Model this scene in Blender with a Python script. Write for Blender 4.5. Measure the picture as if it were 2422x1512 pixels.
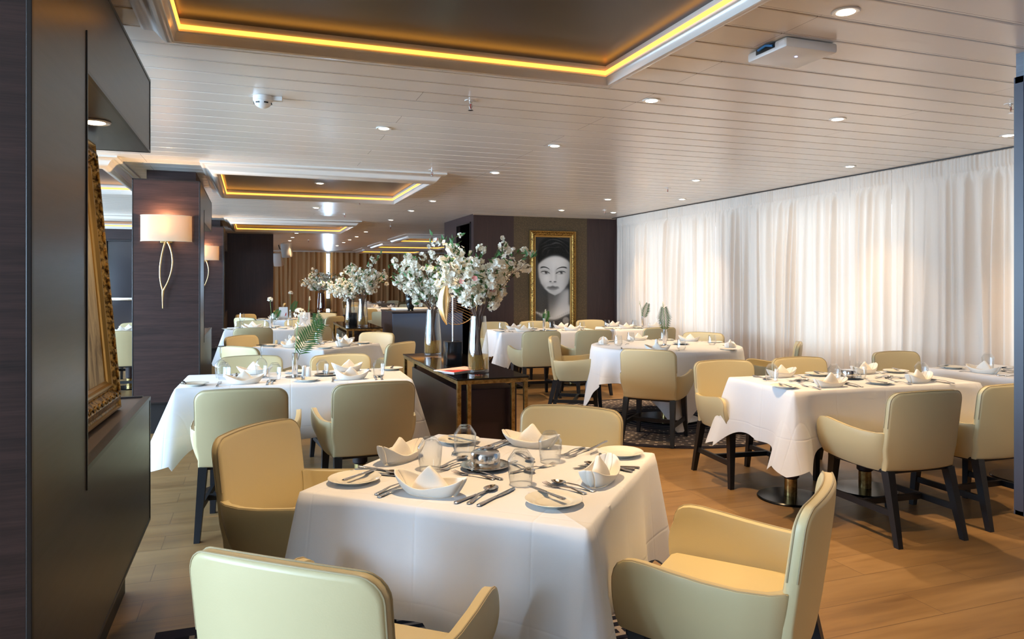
import bpy, bmesh, math, random
import numpy as np
from mathutils import Vector, Matrix, noise
for o in list(bpy.data.objects): bpy.data.objects.remove(o)
SC = bpy.context.scene
COL = SC.collection
R = math.radians
PI = math.pi

# ---------------------------------------------------------------- camera
cam_d = bpy.data.cameras.new('camera'); cam = bpy.data.objects.new('camera', cam_d); COL.objects.link(cam)
cam.location = (0, 0, 1.40); cam.rotation_euler = (R(90), 0, R(-19.8))
cam_d.sensor_width = 36; cam_d.lens = 36 * 1707 / 2422; cam_d.shift_y = -87 / 2422
cam_d.clip_start = 0.05; cam_d.clip_end = 100
SC.camera = cam
SC.view_settings.view_transform = 'Standard'; SC.view_settings.look = 'None'
SC.view_settings.gamma = 1; SC.view_settings.use_curve_mapping = False
SC.view_settings.exposure = 0.36
cy = SC.cycles
cy.max_bounces = 8; cy.diffuse_bounces = 4; cy.glossy_bounces = 4; cy.transmission_bounces = 6
cy.transparent_max_bounces = 24; cy.caustics_reflective = False; cy.caustics_refractive = False
cy.sample_clamp_indirect = 6; cy.sample_clamp_direct = 0
cy.use_denoising = True
try: cy.denoiser = 'OPENIMAGEDENOISE'
except Exception: pass
try: cy.denoising_input_passes = 'RGB_ALBEDO_NORMAL'
except Exception: pass

# ---------------------------------------------------------------- world and daylight
W = bpy.data.worlds.new('sky'); SC.world = W; W.use_nodes = True
bg = W.node_tree.nodes['Background']; bg.inputs[0].default_value = (0.62, 0.78, 1.0, 1); bg.inputs[1].default_value = 3.0
WIN_Y = [(-3.4, -1.6), (-1.2, 0.6), (1.0, 2.8), (3.2, 5.0), (5.4, 7.2), (7.6, 9.4), (9.8, 11.6), (12.0, 13.8), (17.6, 19.6), (20.2, 22.2)]
WIN_Z = (0.55, 2.25)
def area(name, loc, rot, sx, sy, power, color):
    l = bpy.data.lights.new(name, 'AREA'); l.shape = 'RECTANGLE'; l.size = sx; l.size_y = sy
    l.energy = power; l.color = color
    o = bpy.data.objects.new(name, l); COL.objects.link(o); o.location = loc; o.rotation_euler = rot
    return o
DAY = (0.54, 0.77, 1.0)
for k, (a, b) in enumerate(WIN_Y):      # daylight outside the window row of the left wall
    area('daylight', (-5.78, (a + b) / 2, 1.4), (0, R(-90), 0), 1.7, b - a, (60, 290, 350, 200, 205, 205, 230, 240, 110, 110)[k], DAY)


for a, b in [(-.9, 1.3), (2.1, 4.3), (5.1, 7.3), (8.1, 10.3)]:     # daylight behind the drawn curtains
    area('daylight', (6.40, (a + b) / 2, 1.4), (0, R(90), 0), 1.7, b - a, 17, (.95, .96, 1.0))

# ---------------------------------------------------------------- materials
MATS = {}
def srgb(r, g, b):
    f = lambda v: (v / 255 / 12.92) if v / 255 <= 0.04045 else ((v / 255 + 0.055) / 1.055) ** 2.4
    return (f(r), f(g), f(b), 1)
def mat(name, color=(0.5, 0.5, 0.5, 1), rough=0.5, metal=0.0, spec=0.5, **kw):
    if name in MATS: return MATS[name]
    m = bpy.data.materials.new(name); m.use_nodes = True
    p = m.node_tree.nodes['Principled BSDF']
    p.inputs['Base Color'].default_value = color if len(color) == 4 else (*color, 1)
    p.inputs['Roughness'].default_value = rough; p.inputs['Metallic'].default_value = metal
    p.inputs['Specular IOR Level'].default_value = spec
    for k, v in kw.items():
        p.inputs[k.replace('_', ' ')].default_value = v
    MATS[name] = m
    return m
def N(m, t, **kw):
    n = m.node_tree.nodes.new(t)
    for k, v in kw.items(): setattr(n, k, v)
    return n
def L(m, a, b): m.node_tree.links.new(a, b)
def P(m): return m.node_tree.nodes['Principled BSDF']
def coords(m, scale=(1, 1, 1), rot=(0, 0, 0), kind='Object'):
    tc = N(m, 'ShaderNodeTexCoord'); mp = N(m, 'ShaderNodeMapping')
    mp.inputs['Scale'].default_value = scale; mp.inputs['Rotation'].default_value = rot
    L(m, tc.outputs[kind], mp.inputs['Vector']); return mp.outputs['Vector']
def ramp(m, fac, stops):
    r = N(m, 'ShaderNodeValToRGB'); e = r.color_ramp.elements
    while len(e) < len(stops): e.new(0.5)
    for k, (p, c) in enumerate(stops): e[k].position = p; e[k].color = c if len(c) == 4 else (*c, 1)
    L(m, fac, r.inputs[0]); return r.outputs[0]
def noise_tex(m, vec, scale, detail=3, rough=0.55, dist=0.0):
    n = N(m, 'ShaderNodeTexNoise'); n.inputs['Scale'].default_value = scale
    n.inputs['Detail'].default_value = detail; n.inputs['Roughness'].default_value = rough
    n.inputs['Distortion'].default_value = dist
    L(m, vec, n.inputs['Vector']); return n
def bump(m, h, strength, dist=0.01):
    b = N(m, 'ShaderNodeBump'); b.inputs['Strength'].default_value = strength; b.inputs['Distance'].default_value = dist
    L(m, h, b.inputs['Height']); L(m, b.outputs[0], P(m).inputs['Normal']); return b
def mixc(m, fac, a, b, mode='MIX'):
    x = N(m, 'ShaderNodeMix', data_type='RGBA', blend_type=mode)
    for s, v in ((x.inputs[0], fac), (x.inputs[6], a), (x.inputs[7], b)):
        if hasattr(v, 'links') or isinstance(v, bpy.types.NodeSocket): L(m, v, s)
        else: s.default_value = v
    return x.outputs[2]
def math_n(m, op, a, b=None, c=None):
    x = N(m, 'ShaderNodeMath', operation=op)
    for s, v in zip(x.inputs, (a, b, c)):
        if v is None: continue
        if isinstance(v, bpy.types.NodeSocket): L(m, v, s)
        else: s.default_value = v
    return x.outputs[0]

def wood_dark(name, c0, c1, axis, rough=0.38, spec=0.5):
    m = mat(name, rough=rough, spec=spec)
    sc = {'x': (1.0, 22, 22), 'z': (22, 22, 1.0), 'y': (22, 1.0, 22)}[axis]
    v = coords(m, sc)
    n = noise_tex(m, v, 1.6, 5, 0.65, 0.6)
    n2 = noise_tex(m, coords(m, tuple(s * 6 for s in sc)), 2.0, 2, 0.5)
    f = math_n(m, 'MULTIPLY_ADD', n2.outputs[0], 0.35, math_n(m, 'MULTIPLY', n.outputs[0], 0.8))
    L(m, ramp(m, f, [(0.35, c0), (0.75, c1)]), P(m).inputs['Base Color'])
    bump(m, f, 0.10, 0.002)
    return m
WOODX = wood_dark('dark_oak_horizontal', srgb(26, 14, 14), srgb(66, 44, 42), 'x', 0.42)
WOODY = wood_dark('dark_oak_satin', srgb(42, 39, 40), srgb(60, 56, 56), 'y', 0.33, 0.6)
WOODZ = wood_dark('dark_oak_vertical', srgb(42, 27, 26), srgb(62, 42, 40), 'z', 0.5)
EDGE = mat('dark_edge', srgb(34, 28, 29), 0.35)
PLINTH = mat('black_plinth', srgb(26, 22, 24), 0.5)

FLOOR = mat('oak_floor', rough=0.42)
def _floor():
    m = FLOOR; v = coords(m)
    br = N(m, 'ShaderNodeTexBrick'); br.offset = 0.37; br.offset_frequency = 2; br.squash = 1
    br.inputs['Scale'].default_value = 1; br.inputs['Brick Width'].default_value = 1.22; br.inputs['Row Height'].default_value = 0.215
    br.inputs['Mortar Size'].default_value = 0.0022; br.inputs['Mortar Smooth'].default_value = 0.1; br.inputs['Bias'].default_value = 0
    br.inputs['Color1'].default_value = (0.0, 0, 0, 1); br.inputs['Color2'].default_value = (1, 1, 1, 1); br.inputs['Mortar'].default_value = (0.5, 0.5, 0.5, 1)
    mp = N(m, 'ShaderNodeMapping'); mp.inputs['Location'].default_value = (0.45, -0.10, 0); L(m, v, mp.inputs['Vector']); L(m, mp.outputs[0], br.inputs['Vector'])
    sep = N(m, 'ShaderNodeSeparateColor'); L(m, br.outputs['Color'], sep.inputs[0])
    comb = N(m, 'ShaderNodeCombineXYZ'); L(m, math_n(m, 'MULTIPLY', sep.outputs[0], 7.0), comb.inputs[2])
    add = N(m, 'ShaderNodeVectorMath', operation='ADD'); L(m, coords(m, (1.6, 16, 1)), add.inputs[0]); L(m, comb.outputs[0], add.inputs[1])
    g = noise_tex(m, add.outputs[0], 1.3, 5, 0.6, 0.5)
    g2 = noise_tex(m, coords(m, (0.9, 5, 1)), 1.1, 3, 0.5, 0.3)
    f = math_n(m, 'ADD', math_n(m, 'MULTIPLY', g.outputs[0], 0.5), math_n(m, 'MULTIPLY', g2.outputs[0], 0.5))
    c = ramp(m, f, [(0.30, srgb(116, 86, 52)), (0.50, srgb(143, 110, 69)), (0.70, srgb(160, 127, 84))])
    tint = mixc(m, 0.05, c, br.outputs['Color'], 'OVERLAY')
    c2 = mixc(m, br.outputs['Fac'], tint, srgb(112, 84, 54))
    L(m, c2, P(m).inputs['Base Color'])
    rr = math_n(m, 'MULTIPLY_ADD', g.outputs[0], 0.22, 0.30); L(m, rr, P(m).inputs['Roughness'])
    bump(m, math_n(m, 'SUBTRACT', math_n(m, 'MULTIPLY', g.outputs[0], 0.15), br.outputs['Fac']), 0.25, 0.0012)
_floor()

CEIL = mat('ceiling_planks_satin', srgb(206, 197, 190), 0.24, spec=0.55)
def _ceil():
    m = CEIL
    n = noise_tex(m, coords(m, (0.8, 2.5, 1)), 1.3, 3, 0.5)
    n2 = noise_tex(m, coords(m, (14, 0.6, 1)), 1.0, 2, 0.5)
    h = math_n(m, 'ADD', n.outputs[0], math_n(m, 'MULTIPLY', n2.outputs[0], 0.10))
    bump(m, h, 0.12, 0.02)
    br = N(m, 'ShaderNodeTexBrick'); br.offset = 0.41; br.offset_frequency = 3
    br.inputs['Scale'].default_value = 1; br.inputs['Brick Width'].default_value = 3.1; br.inputs['Row Height'].default_value = 0.215
    br.inputs['Mortar Size'].default_value = 0.0016; br.inputs['Mortar'].default_value = srgb(150, 138, 128)
    br.inputs['Color1'].default_value = srgb(228, 220, 210); br.inputs['Color2'].default_value = srgb(234, 226, 216)
    mp = N(m, 'ShaderNodeMapping'); mp.inputs['Location'].default_value = (0.9, -3.02 % 0.215 * -1, 0)
    L(m, coords(m), mp.inputs['Vector']); L(m, mp.outputs[0], br.inputs['Vector'])
    L(m, br.outputs['Color'], P(m).inputs['Base Color'])
_ceil()
TRIM = mat('cream_gloss_trim', srgb(226, 220, 212), 0.22, spec=0.6)
DARKCEIL = mat('brown_tray_ceiling', srgb(44, 41, 43), 0.28)
def emis(name, color, strength, base=None):
    m = mat(name, base or color, 0.5)
    p = P(m); p.inputs['Emission Color'].default_value = color if len(color) == 4 else (*color, 1)
    p.inputs['Emission Strength'].default_value = strength
    return m
LED = emis('amber_led_strip', (1.0, 0.42, 0.055), 2.4)
BULB = emis('warm_downlight_lens', (1.0, 0.80, 0.58), 22.0)
WPLASTIC = mat('white_plastic', srgb(232, 232, 232), 0.4)
BLACKP = mat('black_plastic', srgb(20, 20, 22), 0.4)
CHROME = mat('chrome', (0.80, 0.80, 0.82, 1), 0.10, 1.0)
STEEL = mat('polished_steel', (0.72, 0.71, 0.70, 1), 0.14, 1.0)
SILVER = mat('silver_plate', (0.80, 0.76, 0.68, 1), 0.16, 1.0)
def _silver():
    m = SILVER; v = N(m, 'ShaderNodeTexVoronoi'); v.inputs['Scale'].default_value = 60; L(m, coords(m), v.inputs['Vector'])
    bump(m, v.outputs['Distance'], 0.25, 0.002)
_silver()
BRASS = mat('aged_brass', (0.50, 0.36, 0.14, 1), 0.28, 1.0)
def _brass():
    m = BRASS; n = noise_tex(m, coords(m, (30, 30, 30)), 1.0, 4, 0.7)
    L(m, ramp(m, n.outputs[0], [(0.35, (0.26, 0.17, 0.06, 1)), (0.6, (0.56, 0.41, 0.17, 1))]), P(m).inputs['Base Color'])
_brass()
GOLD = mat('satin_gold', (0.86, 0.62, 0.30, 1), 0.28, 1.0)
GILT = mat('gilded_frame', (0.62, 0.38, 0.10, 1), 0.34, 0.85)
def _gilt():
    m = GILT; n = noise_tex(m, coords(m, (1, 1, 1)), 55, 4, 0.6)
    L(m, ramp(m, n.outputs[0], [(0.42, (0.10, 0.05, 0.012, 1)), (0.58, (0.50, 0.29, 0.075, 1))]), P(m).inputs['Base Color'])
    bump(m, n.outputs[0], 0.7, 0.006)
_gilt()
GILT2 = mat('gilded_moulding', (0.50, 0.30, 0.09, 1), 0.30, 0.9)
LEATHER = mat('cream_leather', srgb(203, 188, 146), 0.42, spec=0.45)
def _leather(m):
    n = noise_tex(m, coords(m), 260, 2, 0.5); n2 = noise_tex(m, coords(m), 9, 3, 0.5)
    bump(m, math_n(m, 'ADD', math_n(m, 'MULTIPLY', n.outputs[0], 0.25), n2.outputs[0]), 0.12, 0.006)
_leather(LEATHER)
PIPING = mat('leather_piping', srgb(168, 153, 120), 0.5)
BLACKWOOD = mat('black_stained_wood', srgb(22, 23, 28), 0.45)
CLOTH = mat('white_tablecloth', srgb(224, 224, 227), 0.82, spec=0.25)
def _cloth():
    m = CLOTH
    P(m).inputs['Sheen Weight'].default_value = 0.15
    n = noise_tex(m, coords(m), 900, 2, 0.5); n2 = noise_tex(m, coords(m), 3.2, 4, 0.6)
    tc = N(m, 'ShaderNodeTexCoord'); s = N(m, 'ShaderNodeSeparateXYZ'); L(m, tc.outputs['Object'], s.inputs[0])
    def crease(sock, period, off):
        t = math_n(m, 'PINGPONG', math_n(m, 'ADD', sock, off), period / 2)
        return math_n(m, 'SMOOTH_MIN', t, 0.006, 0.004)
    k = math_n(m, 'ADD', crease(s.outputs[0], 0.36, 0.05), crease(s.outputs[1], 0.36, 0.05))
    k = math_n(m, 'ADD', k, crease(s.outputs[2], 0.30, 0.12))
    h = math_n(m, 'ADD', math_n(m, 'MULTIPLY', n.outputs[0], 0.0006), math_n(m, 'MULTIPLY', n2.outputs[0], 0.006))
    h = math_n(m, 'ADD', h, math_n(m, 'MULTIPLY', k, 0.30))
    b = N(m, 'ShaderNodeBump'); b.inputs['Strength'].default_value = 0.6; b.inputs['Distance'].default_value = 1.0
    L(m, h, b.inputs['Height']); L(m, b.outputs[0], P(m).inputs['Normal'])
_cloth()
NAPKIN = mat('linen_napkin', srgb(238, 232, 222), 0.85, spec=0.2)
bump(NAPKIN, noise_tex(NAPKIN, coords(NAPKIN), 40, 3, 0.6).outputs[0], 0.25, 0.004)
PORC = mat('white_porcelain', srgb(226, 222, 210), 0.12, spec=0.6)
CURTAIN = mat('silk_curtain', srgb(240, 224, 208), 0.5, spec=0.4)
def _curt(m, c, tr):
    n = noise_tex(m, coords(m, (60, 60, 6)), 1.4, 3, 0.6)
    n3 = noise_tex(m, coords(m, (3, 3, 160)), 1.0, 2, 0.6)
    h = math_n(m, 'ADD', n.outputs[0], math_n(m, 'MULTIPLY', n3.outputs[0], 0.7))
    bump(m, h, 0.25, 0.004)
    P(m).inputs['Sheen Weight'].default_value = 0.3
    t = N(m, 'ShaderNodeBsdfTranslucent'); t.inputs[0].default_value = c
    x = N(m, 'ShaderNodeMixShader'); x.inputs[0].default_value = tr
    out = [q for q in m.node_tree.nodes if q.type == 'OUTPUT_MATERIAL'][0]
    L(m, P(m).outputs[0], x.inputs[1]); L(m, t.outputs[0], x.inputs[2]); L(m, x.outputs[0], out.inputs[0])
_curt(CURTAIN, srgb(235, 215, 190), 0.25)
TANCURT = mat('tan_curtain', srgb(216, 172, 120), 0.7, spec=0.25)
_curt(TANCURT, srgb(190, 130, 70), 0.25)
WALLPAPER = mat('olive_wallpaper', srgb(92, 76, 52), 0.7)
def _wp():
    m = WALLPAPER; v = N(m, 'ShaderNodeTexVoronoi'); v.inputs['Scale'].default_value = 70; L(m, coords(m), v.inputs['Vector'])
    L(m, ramp(m, v.outputs['Distance'], [(0.2, srgb(104, 86, 58)), (0.5, srgb(80, 65, 44))]), P(m).inputs['Base Color'])
_wp()
def glass(name, tint=(1, 1, 1, 1), base=0.06, rough=0.02):
    m = bpy.data.materials.new(name); m.use_nodes = True; nt = m.node_tree
    nt.nodes.remove(nt.nodes['Principled BSDF']); out = nt.nodes['Material Output']
    t = nt.nodes.new('ShaderNodeBsdfTransparent'); t.inputs[0].default_value = tint
    g = nt.nodes.new('ShaderNodeBsdfGlossy'); g.inputs['Roughness'].default_value = rough
    lw = nt.nodes.new('ShaderNodeLayerWeight'); lw.inputs[0].default_value = 0.35
    ml = nt.nodes.new('ShaderNodeMath'); ml.operation = 'MULTIPLY_ADD'; ml.inputs[1].default_value = 0.75; ml.inputs[2].default_value = base
    nt.links.new(lw.outputs['Facing'], ml.inputs[0])
    ml2 = nt.nodes.new('ShaderNodeMath'); ml2.operation = 'POWER'; ml2.inputs[1].default_value = 1.75
    nt.links.new(ml.outputs[0], ml2.inputs[0])
    x = nt.nodes.new('ShaderNodeMixShader'); nt.links.new(ml2.outputs[0], x.inputs[0])
    nt.links.new(t.outputs[0], x.inputs[1]); nt.links.new(g.outputs[0], x.inputs[2]); nt.links.new(x.outputs[0], out.inputs[0])
    MATS[name] = m
    return m
GSTEM = glass('glass_stem', (0.80, 0.83, 0.85, 1), 0.30)
GLASS = glass('clear_glass', (0.965, 0.975, 0.98, 1), 0.07)
VASEG = glass('vase_glass', (0.96, 0.975, 0.98, 1), 0.08)
AMBER = glass('amber_glass', (0.75, 0.48, 0.22, 1), 0.25)
WATER = mat('golden_water', srgb(224, 176, 92), 0.1, spec=.6)
def _water():
    m = WATER; out = m.node_tree.nodes['Material Output']; t = N(m, 'ShaderNodeBsdfTransparent'); t.inputs[0].default_value = (.98, .90, .70, 1)
    tl = N(m, 'ShaderNodeBsdfTranslucent'); tl.inputs[0].default_value = srgb(236, 184, 92)
    x = N(m, 'ShaderNodeMixShader'); x.inputs[0].default_value = .5; y = N(m, 'ShaderNodeMixShader'); y.inputs[0].default_value = .62
    L(m, P(m).outputs[0], x.inputs[1]); L(m, tl.outputs[0], x.inputs[2]); L(m, x.outputs[0], y.inputs[1]); L(m, t.outputs[0], y.inputs[2]); L(m, y.outputs[0], out.inputs[0])
_water()
PANEG = glass('window_glass', (0.96, 0.98, 1.0, 1), 0.02)
BGLASS = mat('black_glass_top', srgb(14, 12, 13), 0.04, spec=0.9)
BLKVASE = mat('black_glazed_vase', srgb(18, 22, 24), 0.12, spec=0.8)
BRANCH = mat('brown_branch', srgb(92, 68, 54), 0.8)
LEAF = mat('green_leaf', srgb(74, 118, 66), 0.45)
PALM = mat('palm_green', srgb(48, 88, 38), 0.6, spec=.2)
STEMG = mat('fresh_stem', srgb(110, 150, 80), 0.5)
PETAL = mat('white_petal', srgb(246, 240, 226), 0.6)
def _petal():
    m = PETAL; t = N(m, 'ShaderNodeBsdfTranslucent'); t.inputs[0].default_value = srgb(246, 240, 220)
    x = N(m, 'ShaderNodeMixShader'); x.inputs[0].default_value = 0.3
    out = m.node_tree.nodes['Material Output']
    L(m, P(m).outputs[0], x.inputs[1]); L(m, t.outputs[0], x.inputs[2]); L(m, x.outputs[0], out.inputs[0])
_petal()
PINK = mat('pink_bud', srgb(226, 150, 140), 0.6)
PAPER = mat('white_card', srgb(238, 236, 236), 0.6)
REDINK = mat('red_print', srgb(206, 60, 50), 0.5)
SHADE = mat('linen_lampshade', srgb(244, 232, 210), 0.8)
def _shade():
    m = SHADE; t = N(m, 'ShaderNodeBsdfTranslucent'); t.inputs[0].default_value = (1.0, 0.80, 0.52, 1)
    x = N(m, 'ShaderNodeMixShader'); x.inputs[0].default_value = 0.45
    out = m.node_tree.nodes['Material Output']
    L(m, P(m).outputs[0], x.inputs[1]); L(m, t.outputs[0], x.inputs[2]); L(m, x.outputs[0], out.inputs[0])
_shade()
NAVYRUG = mat('navy_lattice_carpet', rough=0.95, spec=0.1)
def _rug(m, polar):
    tc = N(m, 'ShaderNodeTexCoord'); s = N(m, 'ShaderNodeSeparateXYZ'); L(m, tc.outputs['Object'], s.inputs[0])
    if polar:
        r = math_n(m, 'SQRT', math_n(m, 'ADD', math_n(m, 'POWER', s.outputs[0], 2.0), math_n(m, 'POWER', s.outputs[1], 2.0)))
        a = math_n(m, 'MULTIPLY', math_n(m, 'ARCTAN2', s.outputs[1], s.outputs[0]), 0.9)
    else: r, a = s.outputs[1], s.outputs[0]
    c = N(m, 'ShaderNodeCombineXYZ'); L(m, a, c.inputs[0]); L(m, r, c.inputs[1])
    br = N(m, 'ShaderNodeTexBrick'); br.offset = 0.5; br.inputs['Scale'].default_value = 1
    br.inputs['Brick Width'].default_value = 0.115; br.inputs['Row Height'].default_value = 0.052
    br.inputs['Mortar Size'].default_value = 0.010; br.inputs['Mortar Smooth'].default_value = 0.0
    L(m, c.outputs[0], br.inputs['Vector'])
    w = N(m, 'ShaderNodeTexNoise'); w.inputs['Scale'].default_value = 5; L(m, tc.outputs['Object'], w.inputs['Vector'])
    light = mixc(m, w.outputs[0], srgb(178, 162, 146), srgb(132, 124, 126))
    col = mixc(m, br.outputs['Fac'], srgb(34, 34, 46), light)
    band = math_n(m, 'LESS_THAN', math_n(m, 'PINGPONG', r, 0.36), 0.045) if polar else math_n(m, 'LESS_THAN', math_n(m, 'PINGPONG', r, 0.3), 0.03)
    col = mixc(m, math_n(m, 'MULTIPLY', band, 0.75), col, srgb(44, 44, 58))
    if not polar:
        ax = math_n(m, 'GREATER_THAN', math_n(m, 'ABSOLUTE', s.outputs[0]), .925); ay = math_n(m, 'GREATER_THAN', math_n(m, 'ABSOLUTE', s.outputs[1]), .975)
        col = mixc(m, math_n(m, 'MAXIMUM', ax, ay), col, srgb(46, 46, 60))
    if polar:
        edge = math_n(m, 'GREATER_THAN', r, 1.24); col = mixc(m, edge, col, srgb(40, 38, 48))
        ctr = math_n(m, 'LESS_THAN', r, 0.58); ring = math_n(m, 'LESS_THAN', math_n(m, 'PINGPONG', r, 0.04), 0.012)
        col = mixc(m, ctr, col, srgb(44, 44, 56)); col = mixc(m, math_n(m, 'MULTIPLY', ctr, ring), col, srgb(120, 112, 108))
    L(m, col, P(m).inputs['Base Color'])
    n = noise_tex(m, coords(m), 300, 2, 0.6); bump(m, n.outputs[0], 0.6, 0.004)
_rug(NAVYRUG, True)
NAVYRUG2 = mat('navy_border_carpet', rough=0.95, spec=0.1); _rug(NAVYRUG2, False)
ABSTRACT = mat('abstract_canvas', rough=0.7)
def _abs():
    m = ABSTRACT; n = noise_tex(m, coords(m, (6, 6, 1.4)), 2.0, 6, 0.7, 1.2)
    L(m, ramp(m, n.outputs[0], [(0.3, srgb(70, 58, 50)), (0.48, srgb(176, 158, 124)), (0.6, srgb(206, 190, 150)), (0.75, srgb(110, 100, 96))]), P(m).inputs['Base Color'])
_abs()

# ---------------------------------------------------------------- mesh helpers
class MB:
    def __init__(s): s.v = []; s.f = []; s.m = []
    def add(s, vs, fs, mi=0):
        k = len(s.v); s.v += [tuple(p) for p in vs]; s.f += [tuple(i + k for i in f) for f in fs]; s.m += [mi] * len(fs); return s
    def box(s, x0, x1, y0, y1, z0, z1, mi=0):
        vs = [(x, y, z) for z in (z0, z1) for y in (y0, y1) for x in (x0, x1)]
        return s.add(vs, [(0, 2, 3, 1), (4, 5, 7, 6), (0, 1, 5, 4), (2, 6, 7, 3), (0, 4, 6, 2), (1, 3, 7, 5)], mi)
    def bbox(s, x0, x1, y0, y1, z0, z1, b=0.004, mi=0):      # chamfered box
        bm = bmesh.new(); bmesh.ops.create_cube(bm, size=1)
        for v in bm.verts: v.co = ((x0 + x1) / 2 + v.co.x * (x1 - x0), (y0 + y1) / 2 + v.co.y * (y1 - y0), (z0 + z1) / 2 + v.co.z * (z1 - z0))
        bmesh.ops.bevel(bm, geom=list(bm.edges), offset=b, segments=2, affect='EDGES', profile=0.5)
        bm.verts.index_update(); s.add([v.co[:] for v in bm.verts], [[v.index for v in f.verts] for f in bm.faces], mi); bm.free(); return s
    def lathe(s, prof, n=24, c=(0, 0, 0), mi=0, a0=0, a1=2 * PI, close=True):
        full = abs(a1 - a0 - 2 * PI) < 1e-6; m = n if full else n + 1; vs = []; fs = []
        for (r, z) in prof:
            for k in range(m):
                a = a0 + (a1 - a0) * k / n; vs.append((c[0] + r * math.cos(a), c[1] + r * math.sin(a), c[2] + z))
        for j in range(len(prof) - 1):
            for k in range(n):
                k2 = (k + 1) % m if full else k + 1
                fs.append((j * m + k, j * m + k2, (j + 1) * m + k2, (j + 1) * m + k))
        return s.add(vs, fs, mi)
    def tube(s, pts, r, n=8, mi=0, cap=True):
        pts = [Vector(p) for p in pts]; rr = r if isinstance(r, (list, tuple)) else [r] * len(pts)
        vs = []; fs = []; up = Vector((0.13, 0.21, 1)).normalized(); prev = None
        for i, p in enumerate(pts):
            t = (pts[min(i + 1, len(pts) - 1)] - pts[max(i - 1, 0)]).normalized()
            if prev is None:
                a = up.cross(t); a = a.normalized() if a.length > 1e-3 else Vector((1, 0, 0))
            else:
                a = (prev - t * prev.dot(t)); a = a.normalized() if a.length > 1e-5 else prev
            prev = a; b = t.cross(a)
            for k in range(n):
                q = 2 * PI * k / n; vs.append(p + (a * math.cos(q) + b * math.sin(q)) * rr[i])
        for i in range(len(pts) - 1):
            for k in range(n): fs.append((i * n + k, i * n + (k + 1) % n, (i + 1) * n + (k + 1) % n, (i + 1) * n + k))
        if cap: fs.append(tuple(range(n))[::-1]); fs.append(tuple((len(pts) - 1) * n + k for k in range(n)))
        return s.add(vs, fs, mi)
    def loft(s, st, n=8, mi=0):      # stations (y, x, z, half width, half thickness)
        vs = []; fs = []
        for (y, x, z, a, b) in st:
            for k in range(n):
                q = 2 * PI * k / n; vs.append((x + a * math.cos(q), y, z + b * math.sin(q)))
        for i in range(len(st) - 1):
            for k in range(n): fs.append((i * n + k, (i + 1) * n + k, (i + 1) * n + (k + 1) % n, i * n + (k + 1) % n))
        fs.append(tuple(range(n))); fs.append(tuple((len(st) - 1) * n + k for k in range(n))[::-1])
        return s.add(vs, fs, mi)
    def prism(s, a, b, wa, da, wb, db, mi=0):       # square leg from a (top) to b (bottom)
        vs = [(p[0] + sx * w / 2, p[1] + sy * d / 2, p[2]) for p, w, d in ((a, wa, da), (b, wb, db)) for sx, sy in ((-1, -1), (1, -1), (1, 1), (-1, 1))]
        return s.add(vs, [(0, 1, 2, 3), (7, 6, 5, 4), (0, 4, 5, 1), (1, 5, 6, 2), (2, 6, 7, 3), (3, 7, 4, 0)], mi)
    def grid(s, rows, mi=0, close=False):
        n = len(rows[0]); vs = [p for r in rows for p in r]; fs = []
        for j in range(len(rows) - 1):
            for k in range(n if close else n - 1):
                k2 = (k + 1) % n; fs.append((j * n + k, j * n + k2, (j + 1) * n + k2, (j + 1) * n + k))
        return s.add(vs, fs, mi)
    def xf(s, M):
        s.v = [tuple(M @ Vector(p)) for p in s.v]; return s
    def join(s, o):
        k = len(s.v); s.v += o.v; s.f += [tuple(i + k for i in f) for f in o.f]; s.m += o.m; return s
    def mesh(s, name, mats, smooth=True, fix=True):
        me = bpy.data.meshes.new(name); me.from_pydata(s.v, [], s.f)
        for m in (mats if isinstance(mats, (list, tuple)) else [mats]): me.materials.append(m)
        me.polygons.foreach_set('material_index', s.m)
        if fix:
            bm = bmesh.new(); bm.from_mesh(me); bmesh.ops.recalc_face_normals(bm, faces=bm.faces); bm.to_mesh(me); bm.free()
        if smooth: autosmooth(me)
        me.update(); return me
def autosmooth(me, ang=38):
    me.polygons.foreach_set('use_smooth', [True] * len(me.polygons))
    try: me.set_sharp_from_angle(angle=R(ang))
    except Exception: pass
def bake(me, mods, ang=60):          # evaluate modifiers into plain mesh data
    o = bpy.data.objects.new('tmp', me); COL.objects.link(o)
    for t, kw in mods:
        md = o.modifiers.new('m', t)
        for k, v in kw.items(): setattr(md, k, v)
    dg = bpy.context.evaluated_depsgraph_get(); out = bpy.data.meshes.new_from_object(o.evaluated_get(dg))
    out.name = me.name; bpy.data.objects.remove(o); autosmooth(out, ang); return out

def ob(name, me, parent=None, loc=(0, 0, 0), rot=0, **props):
    o = bpy.data.objects.new(name, me); COL.objects.link(o)
    if parent: o.parent = parent
    o.location = loc; o.rotation_euler = rot if isinstance(rot, tuple) else (0, 0, rot)
    for k, v in props.items():
        if v: o[k] = v
    return o
# a spec is (name, mesh or None, [child specs]); inst() makes one object of its own for each entry, sharing only mesh data
def inst(spec, loc, rot, label, cat, group=None, plain=False):
    def go(sp, parent):
        o = bpy.data.objects.new(sp[0], sp[1]); COL.objects.link(o)
        if parent: o.parent = parent
        for ch in sp[2]: go(ch, o)
        return o
    r = go(spec, None); r.location = loc; r.rotation_euler = rot if isinstance(rot, tuple) else (0, 0, rot)
    r['label'] = label; r['category'] = cat
    if group: r['group'] = group
    return r
def struct(name, me, loc=(0, 0, 0), rot=0): return ob(name, me, None, loc, rot, kind='structure')

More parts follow.
